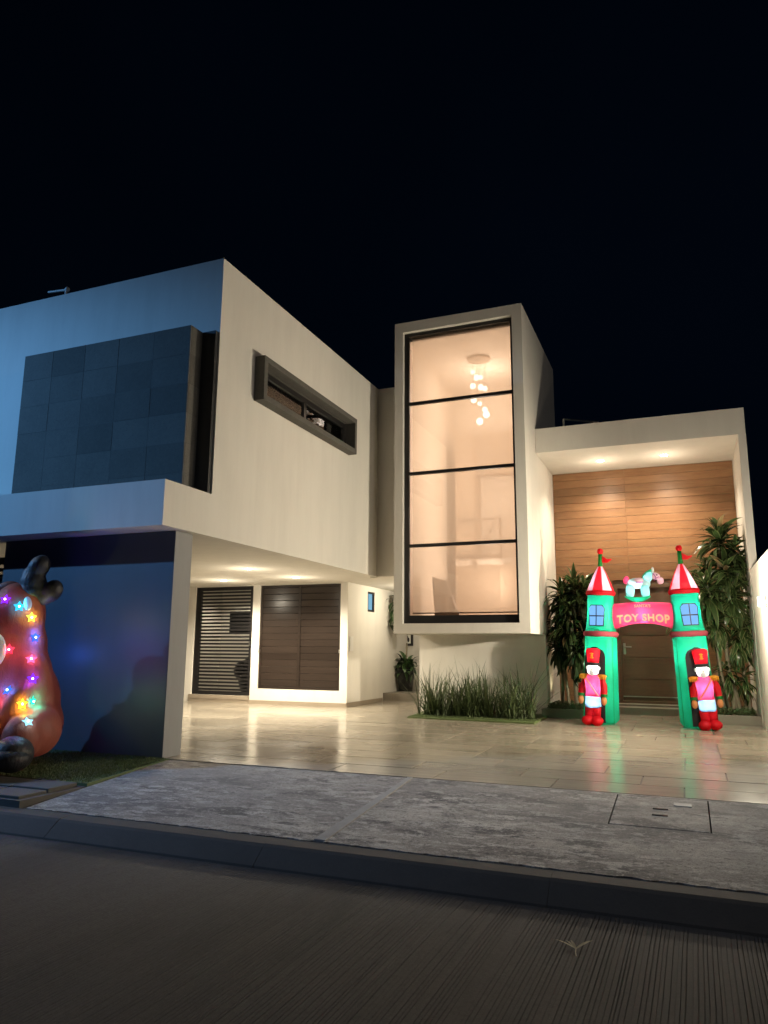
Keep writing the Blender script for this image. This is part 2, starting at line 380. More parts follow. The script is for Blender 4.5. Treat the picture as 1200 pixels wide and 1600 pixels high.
n = len(xs); f = [(j * n + i, j * n + i + 1, (j + 1) * n + i + 1, (j + 1) * n + i) for j in range(len(ys) - 1) for i in range(n - 1)]
rd = MB().add(v, f)
rd.add([(-60, -9, -.304), (-9.48, -9, -.304), (-9.42, 4.9, -.304), (-60, 4.9, -.304)], [(0, 1, 2, 3)])
rd.add([(2.98, -9, -.304), (60, -9, -.304), (60, 4.9, -.304), (3.04, 4.9, -.304)], [(0, 1, 2, 3)])
rd.add([(-9.48, -9, -.304), (2.98, -9, -.304), (3.0, -1, -.304), (-9.48, -1, -.304)], [(0, 1, 2, 3)])
tag(rd.build('road', M_ROAD), 'grey concrete road with fine parallel grooves', kind='structure')
kb = empty('kerb'); tag(kb, 'dark sloping concrete kerb along the road', kind='structure')
x = -13.0
for k in range(9):
    w = rnd.choice((1.9, 2.0, 2.1)); dz = rnd.uniform(-.004, .004); dy = rnd.uniform(-.005, .005)
    prof = [(4.885 + dy, -.33), (4.90 + dy, -.285), (5.03 + dy, -.185 + dz), (5.06 + dy, -.170 + dz), (5.19, -.160), (5.19, -.45), (4.885 + dy, -.45)]
    m = len(prof); vv = [(xx, a, b) for xx in (x, x + w - .0015) for a, b in prof]
    ff = [(i, (i + 1) % m, m + (i + 1) % m, m + i) for i in range(m)] + [tuple(range(m))[::-1], tuple(range(m, 2 * m))]
    fix_normals(MB().add(vv, ff).build('kerb_block', M_KERB, kb, .0015)); x += w
# sidewalk slabs
sw = empty('sidewalk'); tag(sw, 'blotchy weathered concrete sidewalk between kerb and driveway', kind='structure')
def jag(x0, x1, y, amp, step):
    out = []; x = x0
    while x < x1 - step: out.append((x, y + rnd.uniform(-amp, amp))); x += step * rnd.uniform(.5, 1.4)
    return out + [(x1, y + rnd.uniform(-amp, amp))]
slab('slab', jag(-5.56, -2.68, 5.215, .012, .05) + [(-2.665, 7.22), (-5.60, 7.19)], [], XY, -.06, 0, M_APRON, sw, 0, zap)
slab('slab', jag(-2.60, 3.6, 5.215, .012, .05) + [(3.6, 7.24), (-2.62, 7.22)], [rect(-.665, .085, 6.29, 7.19)], XY, -.02, .002, M_APRON, sw, 0, zap)
slab('joint', [(-2.69, 5.235), (-2.59, 5.235), (-2.612, 7.215), (-2.672, 7.215)], [], XY, -.05, .009, simple('joint_mortar', (.36, .345, .32), .9, var=.3, scale=12, bump=.5), sw, .004, zap)
slab('sidewalk_base', rect(-5.6, 3.6, 5.19, 7.24), [rect(-.665, .085, 6.29, 7.19)], XY, -.35, -.007, M_KERB, sw, 0, zap)
mc = empty('inspection_cover', (-.29, 6.74, zap(0, 6.74)), 0, 'square concrete inspection cover set in the sidewalk before the archway', 'cover')
slab('cover_slab', rect(-.364, .364, -.440, .440), [], XY, -.05, .004, M_APRON, mc, .004, lambda x, y: .0766 * y)
slab('cover_plate', rect(.10, .24, .20, .29), [], XY, .003, .010, simple('galvanised_plate', (.36, .35, .33), .6, 0), mc, .001, lambda x, y: .0766 * y)
for a in (-.12, .06): MB().box(-.06 + 0, .06, a, a + .022, .004, .012, zf=lambda y: .0766 * y).build('lifting_bar', M_BLACK, mc)
# pavers at the left of the slab
pv = empty('pavement'); tag(pv, 'uneven bluish paving slabs left of the sidewalk', kind='structure')
slab('paving_base', rect(-14, -5.62, 5.19, 5.98), [], XY, -.4, -.10, M_KERB, pv)
x = -13.5
while x < -5.8:
    w = min(1.05, -5.66 - x)
    for (ya, yb) in ((5.24, 5.56), (5.575, 5.94)):
        o = slab('paver', rect(x, x + w - .03, ya, yb), [], XY, -.13, -.068 + rnd.uniform(-.012, .012), M_KERB, pv, .008)
    x += w
ZL = lambda y: zap(0, y) + .006 + .02 * (7.24 - y) / 1.26
tb = MB(); tb.box(-14, -5.60, 5.975, 7.238, -.3, 0, zf=ZL)
tfm = tb.build('lawn_base', M_TURF); tag(tfm, 'base of the artificial lawn strip before the blue wall', kind='structure')
def blades(name, regions, count, h, w, mat, seed=1, lean=.35):
    q = random.Random(seed); v = []; f = []
    for _ in range(count):
        x0, x1, y0, y1, z = q.choice(regions); px, py = q.uniform(x0, x1), q.uniform(y0, y1); zz = z(py) if callable(z) else z
        a = q.uniform(0, 6.28); hh = h * q.uniform(.6, 1.2); l = lean * hh * q.uniform(.3, 1); b = q.uniform(0, 6.28)
        dx, dy = math.cos(a) * w, math.sin(a) * w; i = len(v)
        v += [(px - dx, py - dy, zz), (px + dx, py + dy, zz), (px + l * math.cos(b), py + l * math.sin(b), zz + hh)]; f.append((i, i + 1, i + 2))
    return MB().add(v, f).build(name, mat)
tag(blades('lawn_grass', [(-8.6, -5.62, 5.98, 7.23, lambda y: ZL(y) - .001)], 26000, .022, .003, M_TURF, 3), 'short artificial grass in front of the blue wall', 'grass', kind='stuff')
# driveway tiles
dv = empty('driveway'); tag(dv, 'glossy wood look tiled driveway in front of the house', kind='structure')
slab('tile_bed', [(-14, 7.245), (3.6, 7.245), (3.6, 19), (-14, 19)], [], XY, -.3, -.008, M_TILEGROUT, dv, 0, lambda x, y: ZG(y))
row = 0; y = 7.25; L, D = 1.16, .50; tmesh = {}
while y < 15.4:
    x = -11.7 + rnd.choice((0, .39, .77)) - 1.16
    while x < 1.2:
        x0, x1 = max(x, -11.7), min(x + L, 1.2)
        if x1 - x0 > .12:
            key = round(x1 - x0, 2)
            if key not in tmesh:
                tmesh[key] = MB().box(0, key - .013, 0, D - .014, -.02, 0).mesh('tile')
            o = mesh_obj('tile', tmesh[key], M_TILE, dv); o.location = (x0, y, ZG(y) + rnd.uniform(-.0012, .0012))
            o.rotation_euler = (math.atan(.0105) + rnd.uniform(-.0012, .0012), rnd.uniform(-.0010, .0010), 0)
        x += L
    y += D
slab('floor_tile', rect(-11.7, 1.2, y, 18.2), [], XY, -.02, 0, M_TILE, dv, 0, lambda x, yy: ZG(yy))

# ------------------------------------------------------------------ the house
house = empty('house', (0, 0, 0), 0, 'two storey cream house with glazed stair tower and timber clad porch', 'house')
def part(name, mb, mat, parent=house, bevel=0): return mb.build(name, mat, parent, bevel)
XL = -5.583
# left wing
slab('side_wall', [(6.834, 2.669), (13.32, 2.669), (13.32, 6.55), (7.765, 6.55), (7.765, 3.22), (6.834, 3.22)], [rect(8.70, 11.87, 4.83, 5.41)], YZ, XL - .2, XL, M_PLASTER, house)
slab('front_wall', rect(-13, XL - .2, 3.22, 6.55), [], XZ, 7.765, 7.965, M_PLASTER, house)
slab('ledge_fascia', rect(-13, XL - .2, 2.669, 3.22), [], XZ, 6.834, 7.034, M_PLASTER, house)
part('ledge_top', MB().box(-13, XL - .2, 7.034, 7.765, 3.10, 3.218), M_PLASTER)
slab('soffit', [(-13, 7.034), (XL - .2, 7.034), (XL - .2, 13.52), (-5.0, 13.52), (-5.0, 18.4), (-13, 18.4)], [], XY, 2.672, 2.80, M_PLASTER, house)
part('left_roof', MB().box(-13, XL - .2, 7.965, 18, 6.3, 6.4), M_GREYWALL)
slab('back_wall', rect(XL, -4.95, 2.669, 6.55), [], XZ, 13.32, 13.5, M_PLASTER, house)
slab('garage_wall', rect(-8.53, -5.709, -.1, 2.668), [], XZ, 7.241, 7.578, M_BLUEWALL, house, .004)
part('pillar_face', MB().box(-5.7088, -5.703, 7.243, 7.576, -.1, 2.667), M_GREYWALL)
# stone box on the upper front
part('recess_panel', MB().box(-8.9, XL - .025, 7.70, 7.762, 3.22, 5.465), M_DARK)  # flat sheet on the wall, the shade of a recess put into its colour
sp = part('stone_panel', MB().box(-8.76, -5.822, 7.4462, 7.70, 3.10, 5.4625), M_GROUT)
ztop = 5.465
for r in range(6):
    z1 = ztop - r * .402; z0 = max(3.14, z1 - .397)
    for c in range(5):
        x1 = -5.817 - c * .60; x0 = max(-8.767, x1 - .595)
        MB().box(x0, x1, 7.4442 + rnd.uniform(-.0012, .0012), 7.47, z0, z1).build('stone_tile', M_STONE, sp, .0015)
    MB().box(-5.84, -5.8185, 7.474, 7.70, z0, z1).build('stone_tile', M_STONE, sp, .0015)
# slot window in the side wall
ws = slab('window_surround', rect(8.65, 11.91, 4.785, 5.455), [rect(8.745, 11.825, 4.872, 5.368)], YZ, XL + .002, XL + .17, M_STONE, house, .004)
part('reveal', MB().box(XL - .26, XL - .002, 8.70, 8.748, 4.83, 5.41).box(XL - .26, XL - .002, 11.822, 11.87, 4.83, 5.41)
     .box(XL - .26, XL - .002, 8.748, 11.822, 4.83, 4.873).box(XL - .26, XL - .002, 8.748, 11.822, 5.367, 5.41), M_STONE)
wf = slab('slot_window', rect(8.745, 11.825, 4.87, 5.37), [rect(8.81, 10.26, 4.915, 5.285), rect(10.34, 11.76, 4.915, 5.285)], YZ, XL - .11, XL - .05, M_BLACK, house)
for a, b in ((8.81, 10.26), (10.34, 11.76)): MB().box(XL - .085, XL - .078, a, b, 4.915, 5.285).build('pane', M_GLASS, wf)
rm = MB().box(-9.0, XL - .21, 8.2, 12.6, 5.75, 5.85).box(-9.0, -8.9, 8.2, 12.6, 3.4, 5.9).box(-9.0, XL - .21, 8.1, 8.2, 3.4, 6.0).box(-9.0, XL - .21, 12.6, 12.7, 3.4, 6.0)
part('bedroom_walls', rm, M_INT)
MB().box(XL - .24, XL - .21, 11.1, 11.7, 4.5, 5.7).build('curtain', simple('white_curtain', (.7, .72, .7), .8), house)
MB().box(XL - 1.0, XL - .8, 10.5, 11.1, 5.71, 5.74).box(XL - .62, XL - .52, 8.9, 10.2, 5.70, 5.74).build('ceiling_panel', emit('ceiling_panel_glow', (1, .93, .8), 4), house)
lamp('bedroom_light', 'POINT', (XL - 1.4, 10.2, 4.6), 40, WARMW, .08)
# carport back wall, openings
YG = 14.25
slab('carport_wall', rect(-13, -6.63, 0, 2.671), [rect(-10.545, -8.985, .235, 2.655), rect(-8.79, -6.805, .40, 2.655)], XZ, YG, YG + .16, M_PLASTER, house)
part('skirting', MB().box(-8.985, -6.612, YG - .012, YG - .001, .07, .155).box(-10.6, -8.985, YG - .02, YG - .001, .07, .235), M_SKIRT)
part('gate_sill', MB().box(-10.545, -8.985, YG - .03, YG + .16, .15, .234), M_SKIRT)
sg = slab('slatted_gate', rect(-10.54, -8.99, .24, 2.65), [rect(-10.40, -9.07, .32, 2.57)], XZ, YG + .03, YG + .09, M_BLACK, house, .003)
base = None
for k in range(29):
    z = .335 + k * .0775
    o = mesh_obj('slat', base.data, None, sg) if base else MB().box(-10.40, -9.07, YG + .04, YG + .075, -.0, .042).build('slat', M_BLACK, sg)
    base = base or o; o.location.z = z
MB().box(-9.06, -9.03, YG + .01, YG + .03, 1.32, 1.42).build('lock_plate', M_STEEL, sg)
part('store_room', MB().box(-10.9, -8.9, 15.75, 15.85, 0, 2.7).box(-10.95, -10.85, YG + .16, 15.75, 0, 2.7).box(-8.95, -8.85, YG + .16, 15.75, 0, 2.7).box(-10.95, -8.85, YG + .16, 15.85, -.1, .2), M_PLASTER)
lamp('store_room_light', 'SPOT', (-10.0, 15.0, 2.6), 55, WARMW, .04, (-10.0, 15.0, 0), 150, .6)
o = MB().box(-9.92, -9.05, 14.75, 15.2, 1.62, 2.12).box(-9.7, -9.1, 14.72, 14.75, 1.68, 2.05).build('cabinet', M_DARK); tag(o, 'dark cabinet hanging behind the slatted carport gate', 'cabinet')
o = MB().ell((-9.35, 14.95, .62), (.36, .3, .5), 12, 8).ell((-9.55, 14.9, .75), (.25, .25, .25), 12, 8).ell((-9.25, 15.0, 1.0), (.22, .25, .3), 12, 8).build('covered_bundle', M_DARK); tag(o, 'dark covered bundle standing low behind the slatted carport gate', 'bundle')
sg2 = slab('slatted_gate', rect(-10.7, -8.54, .02, 2.48), [rect(-10.6, -8.63, .12, 2.38)], XZ, 7.40, 7.46, M_BLACK, house, .003)
for k in range(25):
    o = MB().box(-10.6, -8.63, 7.41, 7.45, 0, .045).build('slat', M_BLACK, sg2) if k == 0 else mesh_obj('slat', b2.data, None, sg2)
    if k == 0: b2 = o
    o.location.z = .15 + k * .089
# brown double shutter
sh = slab('shutter_door', rect(-8.785, -6.81, .405, 2.65), [rect(-8.735, -7.835, .455, 2.60), rect(-7.775, -6.86, .455, 2.60)], XZ, YG + .02, YG + .08, M_SHUT, house, .004)
for a, b in ((-8.735, -7.835), (-7.775, -6.86)):
    base = None
    for k in range(15):
        z0 = .455 + k * .143
        if base is None: o = base = MB().add([(a, .008, 0), (b, .008, 0), (b, .0, .006), (a, .0, .006), (b, -.002, .134), (a, -.002, .134), (b, .007, .1425), (a, .007, .1425)], [(0, 1, 2, 3), (3, 2, 4, 5), (5, 4, 6, 7)]).build('slat', M_SHUT, sh)
        else: o = mesh_obj('slat', base.data, None, sh)
        o.location = (0, YG + .042, z0); o.rotation_euler.x = rnd.uniform(-.014, .014)
    MB().box(a, b, YG + .07, YG + .078, .455, 2.6).build('backing', M_SHUT, sh)
for x in (-8.80, -6.835): MB().box(x, x + .035, YG + .0, YG + .02, 1.18, 1.25).build('handle', M_STEEL, sh)
# passage beside the stair tower
slab('passage_wall', rect(14.41, 17.9, 0, 2.671), [rect(15.30, 15.70, 2.10, 2.555)], YZ, -6.79, -6.63, M_PLASTER, house)
part('passage_skirting', MB().box(-6.629, -6.617, YG - .012, 16.2, .07, .165), M_SKIRT)
pw = slab('small_window', rect(15.305, 15.695, 2.105, 2.55), [rect(15.36, 15.64, 2.15, 2.51)], YZ, -6.70, -6.64, M_BLACK, house)
MB().box(-6.675, -6.668, 15.36, 15.64, 2.15, 2.51).build('pane', emit('lit_pane', (.28, .62, .85), .75), pw)
slab('passage_end_wall', rect(-6.79, -4.9, 0, 2.671), [], XZ, 17.9, 18.05, M_PLASTER, house)
part('passage_step', MB().box(-6.63, -5.0, 16.25, 17.9, 0, .27), M_CURB, bevel=.005)
MB().box(-6.629, -6.612, YG + .10, YG + .27, 1.22, 1.53).build('switch_plate', M_WHITE, house, .004)
# stair tower
XT0, XT1, YT, YTR, ZT, ZB = -5.006, -2.475, 12.767, 16.335, 7.65, 1.551
BW = 14.2
tw = slab('tower_front', rect(XT0, XT1, ZB, ZT), [rect(-4.835, -2.663, 1.732, 7.445)], XZ, YT, YT + .22, M_PLASTER, house)
slab('tower_side_wall', [(YT + .22, ZB), (BW, ZB), (BW, 0), (YTR, 0), (YTR, ZT), (YT + .22, ZT)], [], YZ, XT1 - .14, XT1, M_PLASTER, house)
slab('tower_left_wall', [(YT + .22, ZB), (BW, ZB), (BW, 0), (YTR, 0), (YTR, ZT), (YT + .22, ZT)], [], YZ, XT0, XT0 + .12, M_PLASTER, house)
part('tower_underside', MB().box(XT0 + .12, XT1 - .14, YT + .22, BW, ZB, ZB + .15), M_PLASTER)
slab('tower_base', rect(XT0 + .12, XT1 - .14, 0, ZB), [], XZ, BW, BW + .15, M_PLASTER, house)
part('tower_roof', MB().box(XT0 + .12, XT1 - .14, YT + .22, YTR, 7.34, 7.50), M_PLASTER)
part('tower_back', MB().box(XT0 + .12, XT1 - .14, YTR - .1, YTR, 0, 7.34), M_INT)
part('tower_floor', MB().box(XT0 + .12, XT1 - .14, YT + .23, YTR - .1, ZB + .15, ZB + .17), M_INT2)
part('stair_hall_lining', MB().box(XT0 + .12, XT0 + .13, YT + .23, YTR - .1, ZB + .17, 7.33).box(XT1 - .15, XT1 - .14, YT + .23, YTR - .1, ZB + .17, 7.33).box(XT0 + .13, XT1 - .15, YT + .23, YTR - .1, 7.32, 7.335), M_INT)
zb = [1.775, 3.18, 4.576, 5.978, 7.405]
holes = [rect(-4.735, -2.715, (a + .105 if i == 0 else a + .03), (b - .03)) for i, (a, b) in enumerate(zip(zb[:-1], zb[1:]))]
sw_ = slab('stair_window', rect(-4.834, -2.664, 1.733, 7.444), holes, XZ, YT + .09, YT + .15, M_BLACK, house)
for h in holes:
    (a, c), (b, _), (_, d), _q = h
    MB().box(a, b, YT + .118, YT + .126, c, d).build('pane', M_GLASS, sw_)
M_RAIL = simple('railing_paint', (.22, .15, .10), .6)
bl = MB().add([(-4.705, YT + .21, 1.935), (-2.70, YT + .21, 1.935), (-2.70, YT + .21, 7.42), (-4.705, YT + .21, 7.42)], [(0, 1, 2, 3)]).build('roller_blind', M_BLIND, house)
MB().box(-4.705, -2.70, YT + .20, YT + .225, 1.915, 1.937).build('bottom_bar', M_INT2, bl)
# inside the stair hall
part('landing', MB().box(-4.615, XT1 - .15, 15.5, YTR - .1, 3.08, 3.22), M_INT)
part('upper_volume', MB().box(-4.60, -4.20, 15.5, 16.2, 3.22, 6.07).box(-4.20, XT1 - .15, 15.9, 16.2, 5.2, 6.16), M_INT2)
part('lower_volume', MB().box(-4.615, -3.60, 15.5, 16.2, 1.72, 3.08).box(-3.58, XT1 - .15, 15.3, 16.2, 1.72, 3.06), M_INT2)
rl = MB()
for a, b in (((-4.617, 15.45, 4.08), (-3.59, 15.45, 4.08)), ((-3.59, 15.45, 4.08), (-3.59, 15.45, 3.22)), ((-4.61, 15.45, 3.26), (-3.6, 15.45, 3.26)), ((-3.66, 15.4, 4.02), (-4.13, 15.4, 3.25)), ((-4.13, 15.4, 3.25), (-4.13, 15.4, 3.0))):
    rl.tube((a, b), .028, 6)
part('stair_railing', rl, M_RAIL)
part('stair_parapet', MB().add([(-4.60, 14.0, 1.72), (-4.02, 14.0, 1.72), (-4.38, 14.0, 2.62), (-4.66, 14.0, 2.70), (-4.60, 14.08, 1.72), (-4.02, 14.08, 1.72), (-4.38, 14.08, 2.62), (-4.66, 14.08, 2.70)], [(0, 1, 2, 3), (4, 7, 6, 5), (1, 5, 6, 2), (2, 6, 7, 3), (0, 3, 7, 4)]), M_RAIL)
HALL_W = 58
for x, y, z, k in ((-3.7, 14.9, 6.75, .8), (-3.75, 14.5, 5.2, .75), (-3.6, 14.5, 3.9, .7), (-3.7, 14.9, 2.6, .85)):
    lamp('stair_hall_light', 'POINT', (x, y, z), HALL_W * k, (1, .85, .70), .3)
# porch
XE, YE, YW, ZE, ZS = 1.182, 13.781, 15.677, 5.487, 5.008
XI = 1.058
slab('porch_beam', rect(XT1 + .001, XE, ZS, ZE), [], XZ, YE, YE + .16, M_PLASTER, house, .006)
part('porch_ceiling', MB().box(XT1 + .001, XI, YE + .16, YW + .2, ZS + .001, ZS + .15), M_PLASTER)
slab('porch_right_wall', rect(YE, YW + .2, 0, ZS), [], YZ, XI, XE, M_PLASTER, house)
part('porch_roof', MB().box(XI, XE, YE + .16, YW + .2, ZS, ZE), M_PLASTER)
part('entry_back_wall', MB().box(XT1 + .001, XI, YW + .06, YW + .2, 0, ZS), M_DARK)
cl = part('timber_cladding', MB().box(XT1 + .002, XI - .001, YW + .045, YW + .059, 2.62, ZS - .002).box(XT1 + .002, -1.34, YW + .045, YW + .059, .1, 2.62).box(.08, XI - .001, YW + .045, YW + .059, .1, 2.62), M_DOOR)
PH = .166
k = 0; z = ZS - .003
while z > .12:
    z0 = max(.1, z - PH + .005); seam = -1.0 if k % 2 else -.98
    segs = [(XT1 + .004, -1.0), (-.9985, XI - .003)] if z0 > 2.60 else [(XT1 + .004, -1.345), (.085, XI - .003)]
    for a, b in segs:
        o = MB().box(0, b - a, -.022, 0, 0, z - z0).build('plank', M_CLAD, cl, .0025); o.location = (a, YW + .044 - rnd.uniform(0, .003), z0)
    z -= PH; k += 1
part('door_step', MB().box(-1.36, .10, YW - .30, YW + .02, .05, .252), M_CURB, bevel=.006)
part('entry_step', MB().box(-1.30, .05, 15.0, YW - .30, .0, .215), M_CURB, bevel=.006)
ed = slab('entry_door', rect(-1.335, .075, .253, 2.60), [rect(-1.245, -.015, .30, 2.515)], XZ, YW - .02, YW + .058, M_DOOR, house, .004)
MB().box(-1.242, -.018, YW + .02, YW + .055, .30, 2.512).build('door_leaf', M_DOOR, ed, .003)
for z in (.72, 1.15, 1.58, 2.01): MB().box(-1.20, -.06, YW + .014, YW + .021, z, z + .40).build('door_board', M_DOOR, ed, .003)
MB().box(-1.19, -1.145, YW + .003, YW + .013, 1.20, 1.42).tube(((-1.168, YW + .0, 1.345), (-1.168, YW - .055, 1.345), (-1.03, YW - .055, 1.345)), .011, 8).build('door_handle', M_STEEL, ed)
MB().box(-1.235, -.03, YW + .008, YW + .019, .372, .392).build('kick_strip', M_STEEL, ed)
# planters
for a, b, lab in ((-2.54, -1.42, 'low dark tiled planter beside the stair tower, left of the archway'), (.05, XI - .002, 'low dark tiled planter by the boundary wall, right of the archway')):
    t = empty('planter', ((a + b) / 2, 14.0, .07), 0, lab, 'planter', 'planters flanking the entrance'); h = (b - a) / 2
    MB().box(-h, h, -.10, 0, -.05, .150).box(-h, -h + .08, 0, 1.62, -.05, .148).box(h - .08, h, 0, 1.62, -.05, .148).build('curb', M_CURB, t, .005)
    MB().box(-h + .08, h - .08, 0, 1.62, -.05, .12).build('soil', M_SOIL, t)
bwall = slab('boundary_wall', [(7.3, -.1), (YE - .002, -.1), (YE - .002, 2.63), (7.3, 2.55)], [], YZ, 1.062, 1.20, M_PLASTER, None, .006)
tag(bwall, 'tall cream plaster boundary wall at the right edge of the driveway', 'wall')
# roof pipes
o = MB().tube(((-8.95, 7.9, 6.74), (-8.56, 7.9, 6.71)), .018).tube(((-8.58, 7.9, 6.71), (-8.58, 7.9, 6.39)), .02).ell((-8.56, 7.9, 6.715), (.04, .04, .04), 8, 6).build('roof_pipe', M_WHITE); tag(o, 'thin pipe stub on the roof edge above the stone panel', 'pipe')
o = MB().tube(((-1.98, 14.2, 5.76), (-1.32, 14.2, 5.62)), .02).tube(((-1.98, 14.2, 5.76), (-1.98, 14.2, 5.16)), .02).tube(((-1.40, 14.2, 5.64), (-1.40, 14.2, 5.16)), .018).build('roof_pipe', M_STEEL); tag(o, 'short grey pipe run on the porch roof beside the tower', 'pipe')

# ------------------------------------------------------------------ lights as things
def downlight(x, y, z, lab):
    t = empty('ceiling_light', (x, y, z), 0, lab, 'ceiling light', 'recessed downlights')
    MB().lathe([(.088, -.004), (.088, 0), (.068, 0), (.068, -.004), (.088, -.004)], 20, cap=False).build('trim_ring', M_WHITE, t)
    MB().lathe([(.067, -.003), (.02, -.004)], 20).build('diffuser', M_DOWNLIGHT, t)
downlight(-1.378, 14.823, 5.006, 'recessed downlight in the porch ceiling, nearer the stair tower')
downlight(-.189, 14.80, 5.006, 'recessed downlight in the porch ceiling, nearer the boundary wall')
downlight(-7.246, 11.291, 2.671, 'recessed downlight of the carport nearest the driveway edge')
downlight(-8.977, 13.07, 2.671, 'recessed downlight in the carport ceiling above the slatted gate')
downlight(-7.18, 12.926, 2.671, 'recessed downlight in the carport ceiling in front of the brown shutter')
for y, lab in ((11.52, 'small white sconce glowing on the boundary wall beyond the archway'), (9.1, 'small white sconce on the boundary wall nearer the street')):
    t = empty('wall_lamp', (1.062, y, 1.95), 0, lab, 'wall lamp', 'sconces on the boundary wall')
    MB().box(-.02, 0, -.06, .06, -.09, .09).build('back_plate', M_WHITE, t, .004)
    MB().box(-.11, -.02, -.05, .05, -.07, .07).build('shade', emit('sconce_glow', (1, .9, .75), 3), t, .01)
ch = empty('chandelier', (-3.70, 14.3, 7.32), 0, 'cluster of glowing glass globes hanging at different heights behind the stair window', 'chandelier')
MB().lathe([(.24, 0), (.24, -.03), (.22, -.04)], 28).build('ceiling_plate', M_INT2, ch)
for x, z, r in ((-3.858, 7.077, .05), (-3.763, 6.921, .065), (-3.653, 6.878, .05), (-3.862, 6.765, .065), (-3.657, 6.666, .065), (-3.562, 6.612, .055), (-3.813, 6.405, .065), (-3.704, 6.335, .05), (-3.597, 6.196, .06), (-3.545, 6.051, .075), (-3.684, 5.915, .075)):
    dy = rnd.uniform(-.1, .1)
    g = MB().ell((0, 0, 0), (r, r, r), 14, 9).build('globe', M_GLOBE, ch); g.location = (x + 3.70, dy, z - 7.32)
    MB().tube(((0, 0, r), (0, 0, 7.28 - z)), .003, 5, caps=False).build('cable', M_STEEL, g)
for x, lab in ((-2.31, 'small ground spotlight behind the left dracaena'), (.93, 'small ground spotlight behind the right dracaena')):
    o = MB().lathe([(.03, .19), (.035, .22), (.035, .29), (.03, .30)], 12, x, 14.72).build('ground_spotlight', M_BLACK); tag(o, lab, 'spotlight', 'spotlights in the planters')

# ------------------------------------------------------------------ plants
def strap_leaf(length, width, droop, twist, fold=.25, n=6, seed=0):
    q = random.Random(seed); v = []; f = []; uv = []
    x = z = 0; a = R(6)
    for i in range(n + 1):
        t = i / n; w = width * (math.sin(math.pi * min(1, .12 + t * .5) ) ** .8) * (1 - max(0, t - .45) / .56) ** .8
        tw = twist * t; cz = math.cos(tw); sz = math.sin(tw)
        for s in (-1, 0, 1):
            yy = s * w * cz; zz = abs(s) * w * fold + s * w * sz
            v.append((x - math.sin(a) * zz * 0, yy, z + zz)); uv.append((.5 + s * .5, t))
        a -= droop / n * (.5 + t); x += length / n * math.cos(a); z += length / n * math.sin(a)
    for i in range(n):
        for s in (0, 1): f.append((i * 3 + s, i * 3 + s + 1, i * 3 + s + 4, i * 3 + s + 3))
    return v, f, uv
def leaf_mesh(name, *a, **k):
    v, f, uv = strap_leaf(*a, **k); me = bpy.data.meshes.new(name); me.from_pydata(v, [], f)
    ul = me.uv_layers.new(name='UVMap')
    for lo in me.loops: ul.data[lo.index].uv = uv[lo.vertex_index]
    me.polygons.foreach_set('use_smooth', [True] * len(me.polygons)); return me
def joined_leaves(name, mats, lmeshes, mat, parent):
    v = []; f = []; uvs = []
    for m4, me in mats:
        b = len(v); v += [m4 @ q.co for q in me.vertices]; f += [tuple(b + i for i in p.vertices) for p in me.polygons]
        lu = {}
        for lo in me.loops: lu[lo.vertex_index] = tuple(me.uv_layers[0].data[lo.index].uv)
        uvs += [lu[i] for i in range(len(me.vertices))]
    me = bpy.data.meshes.new(name); me.from_pydata([tuple(q) for q in v], [], f); ul = me.uv_layers.new(name='UVMap')
    for lo in me.loops: ul.data[lo.index].uv = uvs[lo.vertex_index]
    me.polygons.foreach_set('use_smooth', [True] * len(me.polygons))
    return tag(mesh_obj(name, me, mat, parent), kind='stuff')
LM = [leaf_mesh('leaf', L_, W_, d_, t_, seed=i) for i, (L_, W_, d_, t_) in enumerate(((.44, .048, .9, .2), (.50, .054, 1.3, -.3), (.38, .046, .6, .1), (.46, .052, 1.7, .4), (.34, .042, 1.0, -.2)))]
def crown_mats(c, count, q, scale=1, lo=-55, hi=82, jitter=.05):
    out = []; ga = 2.39996
    for i in range(count):
        t = i / count; el = R(hi + (lo - hi) * t ** .9 + q.uniform(-10, 10)); az = i * ga + q.uniform(-.3, .3)
        m = Matrix.Translation(Vector(c) + Vector((q.uniform(-jitter, jitter) * .4, q.uniform(-jitter, jitter) * .4, -t * .28 + q.uniform(-.03, .03)))) @ Matrix.Rotation(az, 4, 'Z') @ Matrix.Rotation(-el, 4, 'Y') @ Matrix.Rotation(q.uniform(-.5, .5), 4, 'X') @ Matrix.Scale(scale * q.uniform(.75, 1.15), 4)
        out.append((m, q.choice(LM)))
    return out
M_WITHER = leaf_mat('withered_leaf', (.20, .15, .07), (.26, .2, .1), .6)
def dracaena(loc, crowns, canes, label, mat, seed, nparts):
    q = random.Random(seed); t = empty('dracaena', loc, 0, label, 'plant', 'dracaenas beside the entrance'); O = Vector(loc)
    allm = []
    for (c, n_, sc, lo, hi) in crowns: allm += crown_mats(Vector(c) - O, int(n_ * 2.0), q, sc, lo, hi)
    cc = Vector((0, 0, 1.25))
    camd = Vector((0, 0, 1.25)) - O
    key = lambda e: -((e[0].translation + (e[0].to_3x3() @ Vector((.3, 0, 0)))).dot(camd.normalized()) + .35 * (e[0].translation.z))
    allm.sort(key=key)
    for m4, me in allm[:nparts]:
        o = mesh_obj('leaf', me, mat, t); o.matrix_local = m4
        if q.random() < .06:
            o.material_slots[0].link = 'OBJECT'; o.material_slots[0].material = M_WITHER
    if allm[nparts:]: joined_leaves('foliage', allm[nparts:], LM, mat, t)
    for pts, r in canes: MB().tube([Vector(p) - O for p in pts], [r, r * .9, r * .8][:len(pts)] if len(pts) == 3 else r, 8).build('stem', M_CANE, t)
    return t
